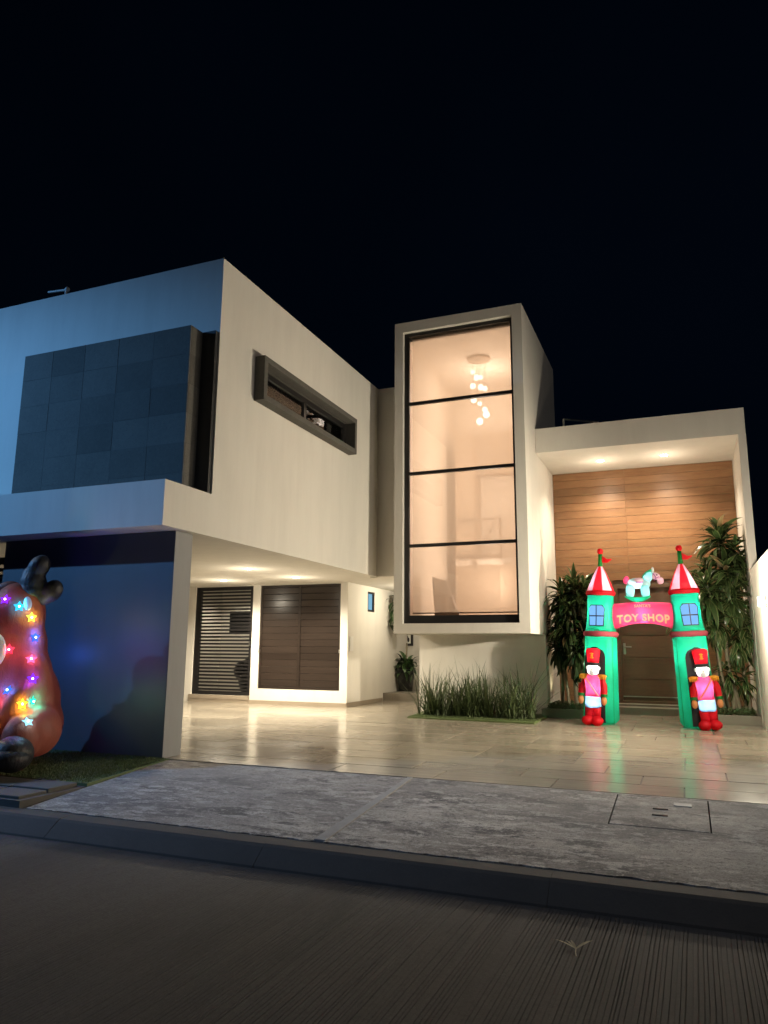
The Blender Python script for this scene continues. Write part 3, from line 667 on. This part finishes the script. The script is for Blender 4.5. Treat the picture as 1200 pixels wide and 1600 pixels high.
dracaena((-2.0, 14.45, .19), [((-1.93, 14.42, 2.50), 50, 1.0, -50, 85), ((-2.17, 14.55, 2.10), 42, .95, -60, 60), ((-1.72, 14.5, 2.12), 40, .95, -60, 60), ((-2.05, 14.3, 1.75), 46, 1.0, -70, 40),
     ((-1.75, 14.35, 1.65), 40, 1.0, -70, 40), ((-2.25, 14.4, 1.45), 36, .9, -75, 40), ((-1.92, 14.25, 1.32), 40, .95, -78, 35), ((-2.12, 14.6, 2.3), 30, .9, -40, 70), ((-1.66, 14.3, 1.25), 30, .9, -75, 30), ((-2.0, 14.2, 2.1), 30, .9, -70, 40), ((-2.18, 14.45, 2.42), 34, 1.0, -60, 70), ((-1.74, 14.35, 2.45), 34, 1.0, -60, 70), ((-1.58, 14.4, 1.95), 26, 1.0, -70, 40), ((-1.62, 14.45, 2.45), 26, .85, -60, 70), ((-2.3, 14.5, 1.8), 26, .9, -70, 40)],
    [(((-1.98, 14.5, .15), (-2.0, 14.46, 1.2), (-1.93, 14.42, 2.5)), .045), (((-2.25, 14.55, .15), (-2.22, 14.5, 1.0), (-2.17, 14.55, 2.1)), .035), (((-1.85, 14.5, .15), (-1.8, 14.5, 1.0), (-1.72, 14.5, 2.1)), .04),
     (((-2.1, 14.4, .15), (-2.15, 14.38, .8), (-2.25, 14.4, 1.45)), .03), (((-1.72, 14.42, .15), (-1.7, 14.38, .8), (-1.66, 14.3, 1.3)), .03)],
    'dense dark green dracaena on several canes between stair tower and archway', M_LEAF2, 11, 290)
dracaena((.5, 14.5, .19), [((.66, 14.42, 3.32), 54, 1.05, -45, 85), ((.90, 14.55, 2.85), 40, 1.0, -60, 60), ((.45, 14.5, 2.78), 44, 1.0, -60, 65), ((.40, 14.05, 2.40), 50, 1.1, -65, 75), ((.78, 14.3, 2.3), 44, 1.05, -65, 50),
     ((.95, 14.6, 2.1), 34, 1, -70, 40), ((.50, 14.15, 1.85), 40, .95, -75, 30), ((.15, 14.6, 2.55), 26, .9, -50, 50), ((.02, 14.45, 1.95), 30, 1.0, -70, 50), ((.80, 14.35, 1.55), 36, .95, -75, 30), ((.62, 14.3, 1.0), 26, .7, -60, 50), ((.88, 14.45, .9), 24, .7, -60, 50), ((.70, 14.2, 2.75), 34, 1.05, -65, 60), ((.96, 14.4, 1.75), 30, 1.0, -75, 30), ((.30, 14.3, 2.0), 26, .95, -75, 30), ((.9, 14.35, 3.1), 24, 1.0, -60, 60)],
    [(((.62, 14.45, .15), (.52, 14.2, .9), (.40, 14.05, 2.4)), .03), (((.70, 14.4, .15), (.62, 14.4, 1.5), (.66, 14.42, 3.3)), .042), (((.80, 14.45, .15), (.68, 14.35, .8), (.62, 14.3, 1.1)), .04),
     (((.9, 14.6, .15), (.88, 14.58, 1.5), (.9, 14.55, 2.8)), .035), (((.55, 14.55, .15), (.48, 14.5, 1.4), (.45, 14.5, 2.7)), .035), (((.35, 14.6, .15), (.2, 14.5, 1.2), (.02, 14.45, 1.95)), .025), (((.95, 14.5, .15), (.93, 14.5, .6), (.88, 14.45, .95)), .03)],
    'tall dracaena with pale edged leaves between archway and boundary wall', M_LEAF, 23, 295)
def creeper(name, x0, x1, y0, y1, z, count, label, seed):
    q = random.Random(seed); v = []; f = []
    for _ in range(count):
        p = Vector((q.uniform(x0, x1), q.uniform(y0, y1), z + q.uniform(0, .11))); s = q.uniform(.012, .026)
        m = Matrix.Rotation(q.uniform(0, 6.28), 3, 'Z') @ Matrix.Rotation(q.uniform(-.9, .9), 3, 'X') @ Matrix.Rotation(q.uniform(-.9, .9), 3, 'Y'); i = len(v)
        v += [p + m @ Vector(c) * s for c in ((-1, 0, 0), (0, -.6, .15), (1, 0, 0), (0, .6, .15))]; f.append((i, i + 1, i + 2, i + 3))
    o = MB().add(v, f).build(name, M_BLADE); tag(o, label, 'ground cover', kind='stuff')
creeper('ground_cover', -2.44, -1.5, 13.92, 15.0, .20, 3200, 'low leafy ground cover under the left dracaena', 5)
creeper('ground_cover', .12, 1.0, 13.92, 15.0, .20, 3200, 'low leafy ground cover under the right dracaena', 6)
# grass bed under the tower
gm = slab('grass_mat', [(-4.72, 12.72), (-2.43, 12.60), (-2.42, 14.19), (-4.85, 14.19)], [], XY, -.005, .028, M_TURF, None, .01, lambda x, y: ZG(y)); tag(gm, 'thin green turf mat under the clump of tall grass', 'turf mat', kind='stuff')
tag(blades('turf_pile', [(-4.70, -2.45, 12.72, 13.2, lambda y: ZG(y) + .027)], 9000, .014, .003, M_TURF, 8), 'short pile of the turf mat', 'grass', kind='stuff')
q = random.Random(4); v = []; f = []
tufts = [(q.uniform(-4.62, -2.62), q.uniform(13.05, 13.75)) for _ in range(34)]
for tx, ty in tufts:
    for _ in range(33):
        px, py = tx + q.gauss(0, .07), ty + q.gauss(0, .06); az = q.uniform(0, 6.283); ln = q.uniform(.3, .98) if q.random() < .9 else q.uniform(.9, 1.2); el = R(q.triangular(22, 89, 80)); dr = q.choice((q.uniform(.1, .8), q.uniform(.8, 2.6))); w = q.uniform(.005, .0145)
        p = Vector((px, py, ZG(py) + .02)); hx = Vector((math.cos(az), math.sin(az), 0)); sd = Vector((-hx.y, hx.x, 0)); n = 6; b = len(v); a = el
        for i in range(n + 1):
            ww = w * (1 - (i / n) ** 2) + .0004
            v += [p - sd * ww, p + sd * ww]; p = p + (hx * math.cos(a) + Vector((0, 0, math.sin(a)))) * ln / n; a -= dr / n * (.4 + i / n)
        f += [(b + 2 * i, b + 2 * i + 1, b + 2 * i + 3, b + 2 * i + 2) for i in range(n)]
tag(MB().add(v, f).build('tall_grass', M_BLADE), 'clump of tall arching ornamental grass under the stair tower', 'grass', kind='stuff')
# potted plant in the passage
pp = empty('potted_plant', (-6.40, 17.15, .27), 0, 'leafy green plant in a black pot on the passage step', 'potted plant')
MB().lathe([(.18, 0), (.25, .50), (.27, .52), (.27, .56), (.23, .56), (.22, .48)], 4, e=2).build('pot', M_BLACKPOT, pp, .01).rotation_euler.z = R(45)
MB().tube(((0, 0, .45), (.02, 0, .9), (.03, 0, 1.15)), .02).build('stem', M_CANE, pp)
FL = [leaf_mesh('leaf', .26, .06, 1.3, .2, fold=.15, n=4), leaf_mesh('leaf', .32, .05, 1.6, -.2, fold=.15, n=4)]
q = random.Random(9)
for i in range(110):
    el = R(q.uniform(-20, 80)); m = Matrix.Translation((q.gauss(0, .09), q.gauss(0, .09), q.uniform(.45, .75))) @ Matrix.Rotation(i * 2.4, 4, 'Z') @ Matrix.Rotation(-el, 4, 'Y') @ Matrix.Scale(q.uniform(.7, 1.3), 4)
    o = mesh_obj('leaf', q.choice(FL), M_FERN, pp); o.matrix_local = m
hp = empty('hanging_plant', (-6.38, 16.55, 2.55), 0, 'dark hanging plant trailing below the passage ceiling behind the tower', 'plant')
MB().lathe([(.10, 0), (.14, -.14), (.09, -.22)], 10).tube(((0, 0, 0), (0, 0, .12)), .006, 5).build('basket', M_BLACKPOT, hp)
for i in range(64):
    el = R(q.uniform(-85, 35)); m = Matrix.Translation((q.gauss(0, .10), q.gauss(0, .10), q.uniform(-.75, -.05))) @ Matrix.Rotation(i * 2.4, 4, 'Z') @ Matrix.Rotation(-el, 4, 'Y') @ Matrix.Scale(q.uniform(.7, 1.2), 4)
    o = mesh_obj('leaf', q.choice(FL), M_LEAF2, hp); o.matrix_local = m
lamp('passage_fill', 'POINT', (-5.4, 15.6, 2.5), 75, WARMW, .05)  # added lamp without a fixture, brightens the passage and picture
pf = empty('picture_frame', (-6.70, 17.89, 1.53), 0, 'black framed picture with dark shapes on the passage end wall', 'picture')
slab('frame', rect(-.23, .23, -.17, .17), [rect(-.17, .17, -.11, .11)], XZ, -.03, 0, M_BLACK, pf)
MB().box(-.17, .17, -.012, -.006, -.11, .11).build('print', M_WHITE, pf)
MB().ell((-.05, -.013, .02), (.04, .002, .09), 10, 6).ell((.05, -.013, .03), (.05, .002, .07), 10, 6).ell((.1, -.013, -.02), (.03, .002, .06), 10, 6).build('print_shapes', M_BLACK, pf)

# ------------------------------------------------------------------ inflatable archway
M_LITPANE = emit('backlit_blue_print', (.20, .46, .90), 1.2)  # no lamps: emission replaces the turret light shining through the fabric
YA = 13.2
ar = empty('inflatable_archway', (-.656, YA, .062), 0, 'glowing inflatable castle archway with two soldiers and a rocking horse', 'inflatable')
K = .0109
def arch_lamp(x, y, z, p, col=(1, 1, 1), r=.02):
    o = lamp('inflatable_light', 'POINT', (x, y, z), p, col, r); o.parent = ar; return o
def sup_y(x, w, d, e): return -d * max(0.0, 1 - min(1, abs(x) / w) ** e) ** (1 / e)
def front_patch(mb, outline_fn, x0, x1, z0, z1, surf, proud, mi=0, nx=10, nz=10):
    """grid patch hugging a front surface; outline_fn(z)->(xa,xb)"""
    v = []
    for j in range(nz + 1):
        z = z0 + (z1 - z0) * j / nz; a, b = outline_fn(z)
        for i in range(nx + 1):
            x = a + (b - a) * i / nx; sx, sy = surf(x, z); v.append((sx, sy - proud, z))
    mb.add(v, [(j * (nx + 1) + i, j * (nx + 1) + i + 1, (j + 1) * (nx + 1) + i + 1, (j + 1) * (nx + 1) + i) for j in range(nz) for i in range(nx)], mi, True); return mb
def tower_inflatable(side, lean, seed):
    X0 = side * .758; q = random.Random(seed)
    ct = empty('castle_tower', (X0, 0, 0)); ct.parent = ar; ct.rotation_euler = (0, lean, R(9) * side)
    w0, d0, e0 = .27, .25, 3.2
    wz = lambda z: w0 * (1.03 - .10 * z / 1.45) * (1 - .35 * max(0, .05 - z) / .05)
    prof = [(wz(z), z) for z in (0, .03, .08, .3, .6, .9, 1.2, 1.38, 1.44)]
    MB().lathe([(r, z) for r, z in prof], 32, ay=d0 / w0, e=e0).build('tower_base', N_GREEN, ct)
    surf = lambda x, z: (x, sup_y(x, wz(z), wz(z) * d0 / w0, e0))
    sm_ = MB()
    for xs_ in (-.245, .245): sm_.tube([(surf(xs_ * wz(z) / w0, z)[0], surf(xs_ * wz(z) / w0, z)[1] - .001, z) for z in (.05, .3, .6, .9, 1.2, 1.42)], .005, 5)
    sm_.build('seam', N_DKGREEN, ct)
    nx0 = .045 * side
    def niche(z):
        hw = .178
        if z > 1.10: hw *= math.sqrt(max(0, 1 - ((z - 1.10) / .17) ** 2))
        return max(nx0 - hw, -.262), min(nx0 + hw, .262)
    front_patch(MB(), niche, 0, 0, .04, 1.268, surf, .012, nz=22).build('niche', N_BLACK, ct)
    MB().lathe([(.255, 1.435), (.285, 1.45), (.298, 1.485), (.285, 1.52), (.25, 1.535)], 28, ay=.9, mi=0).build('fur_ring', N_ROSE, ct)
    tprof = [(.255, 1.53), (.238, 1.60), (.224, 1.75), (.218, 1.95), (.216, 2.14)]
    MB().lathe(tprof, 28, ay=.92, e=2.3).build('turret', N_GREEN, ct)
    def tw_(z):
        for (r0, a), (r1, b) in zip(tprof, tprof[1:]):
            if a <= z <= b: return r0 + (r1 - r0) * (z - a) / (b - a)
        return .22
    ts = lambda x, z: (x, sup_y(x, tw_(z), tw_(z) * .92, 2.3))
    wx = .02 * side
    def wout(z):
        hw = .112 + .022 * (z - 1.63) / .33
        if z > 1.90: hw *= 1 - .35 * ((z - 1.90) / .06) ** 2
        return wx - hw, wx + hw
    wn_ = front_patch(MB(), lambda z: tuple(a + s * .012 for a, s in zip(wout(min(max(z, 1.63), 1.96)), (-1, 1))), 0, 0, 1.615, 1.975, ts, .004, nz=14).build('window', N_BLACK, ct)
    for zz0, zz1 in ((1.63, 1.775), (1.795, 1.96)):
        for s in (-1, 1):
            fn = (lambda z: (wout(z)[0], wx - .008)) if s < 0 else (lambda z: (wx + .008, wout(z)[1]))
            front_patch(MB(), fn, 0, 0, zz0, zz1, ts, .009, nx=5, nz=6).build('pane', M_LITPANE, wn_)
    MB().lathe([(.212, 2.13), (.242, 2.15), (.25, 2.18), (.24, 2.215), (.2, 2.225)], 28, ay=.92).build('eave_ring', N_RED, ct)
    n = 32; rf = MB(); v = []; R0 = [(.232, 2.215), (.17, 2.37), (.105, 2.52), (.05, 2.625), (.045, 2.64)]
    rf.lathe(R0, n, ay=.92, mfun=lambda k, i: 1 if ((k + 2) // 4) % 2 else 0); rf.build('cone_roof', [N_RED, N_PALE], ct)
    MB().lathe([(.042, 2.63), (.036, 2.74), (.034, 2.86)], 14).build('flag_pole', N_DKGREEN, ct)
    MB().ell((0, 0, 2.905), (.052, .052, .058), 14, 8).build('ball', N_RED, ct)
    MB().add([(.03, -.012, 2.83), (.03, .012, 2.83), (.03, .012, 2.71), (.03, -.012, 2.71), (.12, -.014, 2.77), (.12, .014, 2.77), (.12, .014, 2.71), (.12, -.014, 2.71), (.20, 0, 2.775), (.19, 0, 2.755)],
             [(0, 4, 7, 3), (1, 2, 6, 5), (0, 1, 5, 4), (3, 7, 6, 2), (4, 8, 9, 7), (5, 6, 9, 8), (4, 5, 8), (7, 9, 6)]).build('flag', N_RED, ct)
    return ct
for side, lean in ((-1, R(2.2)), (1, R(-2.6))):
    tower_inflatable(side, lean, 3 + side)
    arch_lamp(side * .72, 0, 1.15, 9); arch_lamp(side * .72, 0, .45, 2.2); arch_lamp(side * .70, 0, 1.85, 8, (.85, .9, 1)); arch_lamp(side * .69, 0, 2.33, 2.5, (.9, .85, 1))
# banner
bn = MB(); nx, nt = 22, 16; HW = .56
def arc(x): return .085 * (1 - (x / HW) ** 2)
bv = []
for i in range(nx + 1):
    x = -HW + 2 * HW * i / nx; zt = 1.985 + arc(x) * .35; zb_ = 1.515 + arc(x) * 1.75; zc = (zt + zb_) / 2; hz = (zt - zb_) / 2
    for k in range(nt):
        t = 2 * math.pi * k / nt; c, s_ = math.cos(t), math.sin(t)
        bv.append((x, .11 * math.copysign(abs(c) ** .75, c) * -1, zc + hz * math.copysign(abs(s_) ** .75, s_)))
bf = [(i * nt + k, i * nt + (k + 1) % nt, (i + 1) * nt + (k + 1) % nt, (i + 1) * nt + k) for i in range(nx) for k in range(nt)]
ban = fix_normals(MB().add(bv, bf, 0, True).build('banner', N_PINK, ar))
arch_lamp(0, 0, 1.80, 4.5, (1, .8, .95)); arch_lamp(-.3, 0, 1.75, 1.5, (1, .8, .9)); arch_lamp(.3, 0, 1.75, 1.5, (1, .8, .9))
def lettering(txt, size, x, z, name, bend, bold=.0):
    cu = bpy.data.curves.new(name, 'FONT'); cu.body = txt; cu.size = size; cu.align_x = 'CENTER'; cu.align_y = 'CENTER'; cu.offset = bold; cu.extrude = .002; cu.space_character = 1.12; cu.resolution_u = 3
    o = bpy.data.objects.new(name, cu); C.objects.link(o); dg = bpy.context.evaluated_depsgraph_get()
    me = bpy.data.meshes.new_from_object(o.evaluated_get(dg)); bpy.data.objects.remove(o); 
    bm = bmesh.new(); bm.from_mesh(me)
    bmesh.ops.subdivide_edges(bm, edges=[e for e in bm.edges if e.calc_length() > .03], cuts=2)
    for q in bm.verts:
        lx, ly, lz = q.co; X = x + lx; stretch = 1 + bend * (lx / HW) ** 2; Z = z + arc(X) * .9 - .07 + ly * stretch
        zt = 1.985 + arc(X) * .35; zb_ = 1.515 + arc(X) * 1.75; zc = (zt + zb_) / 2; hz = (zt - zb_) / 2
        rel = min(.96, abs((Z - zc) / hz)); y = -.11 * (1 - rel ** (2 / .75)) ** (.75 / 2)
        q.co = (X, y - .004 - lz, Z)
    bm.to_mesh(me); bm.free()
    return mesh_obj(name, me, N_CREAM, ban)
lettering('TOY SHOP', .158, 0, 1.742, 'lettering', .55, .006)
lettering("SANTA'S", .062, 0, 1.94, 'small_lettering', 0, .002)
# rocking horse
hz0 = (1003.4 - 1016.5) * .0101
U = .0109 / 9.23
rh = empty('rocking_horse', (0, 0, 2.02)); rh.parent = ar
def H(px, py): return ((px - 585) * U * .95 - .07, (757 - py) * U)
def hell(mb, px, py, rx, rz, ry=.06, e=2, ang=0, dy=0):
    x, z = H(px, py); return mb.ell((x, dy, z), (rx * U, ry, rz * U), 14, 9, e=e, rot=Matrix.Rotation(R(ang), 3, 'Y'))
hell(hell(MB(), 575, 490, 135, 78, .085), 700, 500, 75, 70, .075).build('horse_body', nylon('ice_blue_nylon', (.6, .84, .9)), rh)
for px in (482, 695): hell(MB(), px, 592, 60, 92, .075, 4, 6 if px < 500 else -4).build('leg', N_AQUA, rh)
hell(MB(), 735, 420, 62, 105, .06, 2.4, 38).build('neck', N_AQUA, rh)
hell(hell(MB(), 855, 395, 62, 50, .055, 2.2, 18), 920, 462, 46, 50, .05, 2.4).build('head', N_PALE, rh)
hell(MB(), 820, 305, 18, 45, .03).build('ear', N_WHITE, rh)
hell(hell(MB(), 715, 360, 22, 72, .03, 2, 45), 770, 320, 20, 50, .03, 2, 65).build('mane', N_GREEN, rh)
hell(MB(), 430, 440, 38, 58, .05, 2, 15).build('tail', N_PINK, rh)
hell(MB(), 612, 455, 85, 42, .095, 2.2).build('saddle', N_PALE, rh)
hell(MB(), 612, 478, 88, 24, .09, 2.2).build('saddle_trim', N_PURPLE, rh)
x, z = H(878, 382); MB().ell((x, -.056, z), (.012, .006, .012), 8, 6).build('eye', N_BLACK, rh)
x, z = H(862, 428); MB().tube(((x - .03, -.05, z - .035), (x, -.062, z), (x + .05, -.052, z + .025)), .006, 6).tube(((x - .045, -.045, z + .085), (x - .01, -.062, z + .035), (x + .0, -.06, z)), .006, 6).build('bridle', N_PURPLE, rh)
rv = []; nn = 14
for i in range(nn + 1):
    t = -1 + 2 * i / nn; px = 583 + 185 * t; top = 668 + 22 * (1 - t * t); bot = 757 - 70 * t * t
    for (pp_, yy) in ((top, -.06), (top, .06), (bot, .07), (bot, -.07)):
        x, z = H(px, pp_); rv.append((x, yy, z))
rf_ = [(i * 4 + k, i * 4 + (k + 1) % 4, (i + 1) * 4 + (k + 1) % 4, (i + 1) * 4 + k) for i in range(nn) for k in range(4)] + [(0, 1, 2, 3), (nn * 4 + 3, nn * 4 + 2, nn * 4 + 1, nn * 4)]
fix_normals(MB().add(rv, rf_).build('rocker', N_GREEN, rh, .012))
for px, py, pw in ((505, 505, 2.2), (600, 530, 1.5), (482, 600, .9), (695, 600, .9), (735, 420, .8), (900, 430, .7), (430, 440, .4), (583, 715, 1.0)):
    x, z = H(px, py); arch_lamp(x, 0, 2.02 + z, pw * .5, (.85, .96, 1), .01)
# soldiers
def soldier(x, lean, mirror):
    s = empty('soldier', (x, -.31, 0)); s.parent = ar; s.rotation_euler = (0, lean, R(6) * mirror)
    MB().ell((-.075, -.04, .075), (.10, .13, .078)).ell((.075, -.04, .075), (.10, .13, .078)).build('boots', N_RED, s)
    MB().lathe([(.062, .10), (.066, .22), (.07, .30)], 12, -.062, 0).lathe([(.062, .10), (.066, .22), (.07, .30)], 12, .062, 0).build('legs', N_RED, s)
    MB().lathe([(.12, .28), (.128, .33), (.128, .42), (.122, .46)], 20, ay=.75, e=2.6).build('breeches', N_SKY, s)
    MB().lathe([(.122, .455), (.115, .52), (.128, .66), (.14, .74), (.11, .80), (.06, .82)], 20, ay=.72, e=2.5).build('jacket', N_PINK, s)
    for k in (-1, 1):
        MB().tube(((k * .135, 0, .76), (k * .175, -.01, .64), (k * .185, -.03, .50)), [.052, .054, .05], 10).build('arm', N_RED, s)
        MB().tube(((k * .185, -.03, .505), (k * .187, -.035, .46)), .053, 10).build('cuff', N_DKGREEN, s)
        MB().ell((k * .187, -.045, .40), (.046, .045, .07), 12, 8).build('hand', N_SKIN, s)
        e_ = MB().ell((k * .15, -.01, .795), (.075, .07, .032), 12, 7)
        for j in range(5): e_.ell((k * .15 - .055 + j * .028, -.055, .77), (.013, .012, .034), 6, 5)
        e_.build('epaulette', N_GOLD, s)
    MB().tube(((-.10 * mirror, -.085, .48), (0, -.112, .62), (.10 * mirror, -.085, .76)), .012, 6).build('sash', N_SKIN, s)
    MB().ell((0, -.01, .895), (.098, .09, .10), 16, 10, e=2.3).build('head', N_WHITE, s)
    MB().ell((-.098, 0, .92), (.022, .025, .03), 8, 6).ell((.098, 0, .92), (.022, .025, .03), 8, 6).build('ears', N_WHITE, s)
    MB().ell((0, -.092, .845), (.05, .02, .045), 10, 7).build('beard', N_WHITE, s)
    MB().ell((-.035, -.098, .925), (.013, .006, .015), 8, 5).ell((.035, -.098, .925), (.013, .006, .015), 8, 5).build('eyes', N_SKY, s)
    MB().ell((0, -.105, .90), (.014, .014, .016), 8, 5).build('nose', N_SKIN, s)
    MB().lathe([(.106, .965), (.112, .985), (.110, 1.005), (.10, 1.01)], 18, ay=.95).build('hat_brim', N_BLACK, s)
    MB().lathe([(.094, 1.0), (.10, 1.08), (.118, 1.19), (.115, 1.225), (.07, 1.245)], 18, ay=.92).build('hat', N_RED, s)
    MB().ell((0, -.108, 1.12), (.022, .014, .022), 8, 6).ell((0, -.112, 1.155), (.03, .014, .016), 8, 6).ell((0, -.104, 1.09), (.03, .014, .016), 8, 6).build('hat_badge', N_GOLD, s)
    M3 = Matrix.Rotation(lean, 3, 'Y')
    for zz, pw, col in ((.90, 2.2, (1, 1, 1)), (.63, 5.0, (1, .85, .92)), (.37, 2.2, (.85, .9, 1)), (1.12, 1.0, (1, .9, .9)), (.2, .3, (1, .9, .9))):
        q_ = M3 @ Vector((0, 0, zz)); arch_lamp(x + q_.x, -.31, q_.z, pw, col, .01)
soldier(-.86, R(2.5), -1); soldier(.915, R(-4), 1)

# ------------------------------------------------------------------ inflatable reindeer (faces left, sits on the turf)
KB = .00735
rz = R(22.2)
rd_ = empty('inflatable_reindeer', (-7.10, 6.42, -.05), rz, 'seated reddish brown inflatable reindeer with dark antlers, dotted with coloured lights', 'inflatable')
def remeshed(mb, name, mat, vox, parent, it=22):
    o = mb.build(name, mat); o.modifiers.new('r', 'REMESH'); o.modifiers['r'].mode = 'VOXEL'; o.modifiers['r'].voxel_size = vox; o.modifiers['r'].use_smooth_shade = True
    s_ = o.modifiers.new('s', 'SMOOTH'); s_.iterations = it; s_.factor = .5
    dg = bpy.context.evaluated_depsgraph_get(); me = bpy.data.meshes.new_from_object(o.evaluated_get(dg)); me.name = name
    bpy.data.objects.remove(o); n_ = mesh_obj(name, me, mat, parent); return n_
def BP(px, py, v=0):
    k = (8.35 + v) / 8.35
    return (((px - 600) * k + 560) * KB, v, 1.27 + (1017 - py) * KB * k)
def be(mb, px, py, rx, rz_, v=0, ry=None, ang=0): return mb.ell(BP(px, py, v), (rx * KB, (ry if ry else rx) * KB, rz_ * KB), 18, 12, rot=Matrix.Rotation(R(ang), 3, 'Y'))
b = MB()
be(b, 20, 1128, 90, 64, .10, 72); be(b, 24, 1092, 78, 72, .10, 64); be(b, 27, 1055, 58, 62, .08, 52); be(b, 30, 1010, 44, 48, .04, 42)
be(b, 24, 962, 42, 52, 0, 44); be(b, -8, 990, 36, 28, -.10, 34); be(b, 44, 972, 22, 34, -.05, 28)
be(b, 58, 1058, 26, 42, -.10, 26, -12); be(b, 30, 1112, 20, 48, -.32, 20, 22)          # near arm reaching down
be(b, -22, 1060, 24, 42, -.12, 24, 12); be(b, -12, 1112, 20, 44, -.32, 20, -15)
be(b, 72, 1140, 33, 38, -.20, 46, 10); be(b, 48, 1150, 28, 34, -.52, 30); be(b, -32, 1140, 32, 38, -.20, 46); be(b, -18, 1150, 28, 34, -.50, 30)
body = remeshed(b, 'body', N_BROWN, .03, rd_)
be(be(MB(), 36, 1174, 28, 25, -.72, 30), 30, 1181, 29, 17, -.80, 26).build('hoof', N_DKBROWN, rd_)
be(be(MB(), -14, 1172, 30, 27, -.72, 32), -18, 1180, 30, 19, -.82, 28).build('hoof', N_DKBROWN, rd_)
be(MB(), -12, 1018, 22, 28, -.32, 10).build('muzzle_patch', N_BELLY, rd_)
be(MB(), 5, 921, 20, 12, .08, 8, -10).build('ear', N_BROWN, rd_)
at = MB(); be(at, 44, 914, 21, 25, 0, 20); be(at, 40, 926, 20, 13, -.04, 18); be(at, 51, 886, 16, 21, 0, 16, 30); be(at, 40, 899, 14, 15, 0, 14, 40); be(at, 76, 924, 15, 19, 0, 15, 28); be(at, 66, 934, 12, 15, 0, 12, 45)
remeshed(at, 'antler', N_DKBROWN, .018, rd_, 4)
be(MB(), 38, 944, 6, 11, -.27, 4, -10).build('eye', N_WHITE, rd_)
for px, py, v_, pw in ((25, 1060, .1, 2.2), (30, 965, 0, .9), (30, 1125, .1, 2.6)):
    l = lamp('inflatable_light', 'POINT', BP(px, py, v_), pw, (1, .62, .5), .03); l.parent = rd_
bpy.context.view_layer.update()
bvh = BVHTree.FromPolygons([q.co for q in body.data.vertices], [tuple(p.vertices) for p in body.data.polygons])
for px, py, col, pw in ((2, 938, (.25, .02, 1), .5), (25, 949, (.03, .5, 1), 1.3), (46, 966, (.95, .9, .1), 1.2), (55, 997, (.04, .12, 1), 2.4), (16, 1016, (1, .05, .12), .3), (52, 1031, (1, .16, .45), .8), (57, 1061, (.22, .03, 1), 1.2),
                        (20, 1079, (.03, .15, 1), 1.2), (44, 1099, (1, .85, .06), 1.3), (60, 1095, (.02, .8, .55), 1.2), (55, 1126, (.35, .75, .9), .8), (-1, 1094, (1, .1, .3), .4), (-20, 1030, (.1, .9, .3), .8), (-30, 1085, (1, .6, .1), .8), (70, 1120, (.04, .2, 1), .0)):
    o_ = Vector(BP(px, py, -2.5)); hit = bvh.ray_cast(o_, (Vector(BP(px, py, 1)) - o_).normalized())
    if hit[0] is None or pw == 0: continue
    pt, nr = hit[0], hit[1]
    if nr.y > 0: nr = -nr
    t = empty('bulb', pt); t.parent = rd_; t.rotation_euler = nr.to_track_quat('Z', 'X').to_euler()
    v = [(0, 0, .014)]
    for k in range(10):
        a = 2 * math.pi * k / 10; r = .066 if k % 2 == 0 else .036; v.append((r * math.cos(a), r * math.sin(a), .004))
    mb_ = MB().add(v, [(0, k + 1, (k + 1) % 10 + 1) for k in range(10)])
    me_ = mb_.mesh('bulb'); bpy.data.objects.remove(t)
    t = mesh_obj('bulb', me_, emit('bulb_glow', col, 1.6), rd_); t.location = pt; t.rotation_euler = nr.to_track_quat('Z', 'X').to_euler()
    c_ = MB().ell((0, 0, .014), (.011, .011, .011), 8, 6).build('bulb_core', emit('bulb_core_glow', tuple(.5 + .5 * q for q in col), 14), t)
    l = lamp('bulb_light', 'POINT', pt + nr * .07, pw * 2.6, col, .02); l.parent = rd_

for px, py, col, pw in ((58, 1030, (.03, .14, 1), 3.5),):  # unseen bulb added on the back to throw blue light on the wall
    o_ = Vector(BP(px, py, 2.5)); hit = bvh.ray_cast(o_, (Vector(BP(px, py, -1)) - o_).normalized())
    if hit[0] is None: continue
    pt = hit[0]; nr = hit[1] if hit[1].y > 0 else -hit[1]
    t = mesh_obj('bulb', me_, emit('bulb_glow', col, 1.6), rd_); t.location = pt; t.rotation_euler = nr.to_track_quat('Z', 'X').to_euler()
    l = lamp('bulb_light', 'POINT', pt + nr * .12, pw, col, .10); l.parent = rd_

# ------------------------------------------------------------------ small things
lf = empty('fallen_leaf', (-.645, 4.303, -.292), R(20), 'dry pale sprig of narrow leaves lying on the road', 'leaf')
DL = [leaf_mesh('leaflet', .13, .010, .3, .2, n=4), leaf_mesh('leaflet', .09, .008, .3, -.2, n=4)]
M_DRY = simple('dry_leaf', (.42, .37, .25), .7, var=.3, scale=30)
for az, i in ((140, 0), (35, 0), (95, 1), (112, 1)):
    o = mesh_obj('leaflet', DL[i], M_DRY, lf); o.rotation_euler = (0, R(-9), R(az))
MB().tube(((0, 0, 0), (-.015, -.06, .004), (-.02, -.10, .0)), .003, 5).build('stalk', M_DRY, lf)
for (x, y, az, lab) in ((-.70, 11.7, 0, 'pale star shaped leaf on the tiles before the archway'), (-6.6, 11.5, 70, 'thin dry twig on the tiles under the carport edge'), (-3.6, 11.6, 20, 'small dry leaf on the tiles before the tall grass'), (-1.2, 11.55, 10, 'thin dark twig on the tiles left of the star shaped leaf')):
    t = empty('leaf_litter', (x, y, ZG(y) + .004), R(az), lab, 'leaf', 'leaves on the driveway')
    for a in ((0, 72, 144, 216, 288) if 'star' in lab else (0, 180) if 'twig' in lab else (0, 50)):
        o = mesh_obj('leaflet', DL[1], M_DRY, t); o.rotation_euler = (0, R(-4), R(a)); o.scale = (1, .7, 1) if 'twig' not in lab else (1.8, .3, 1)
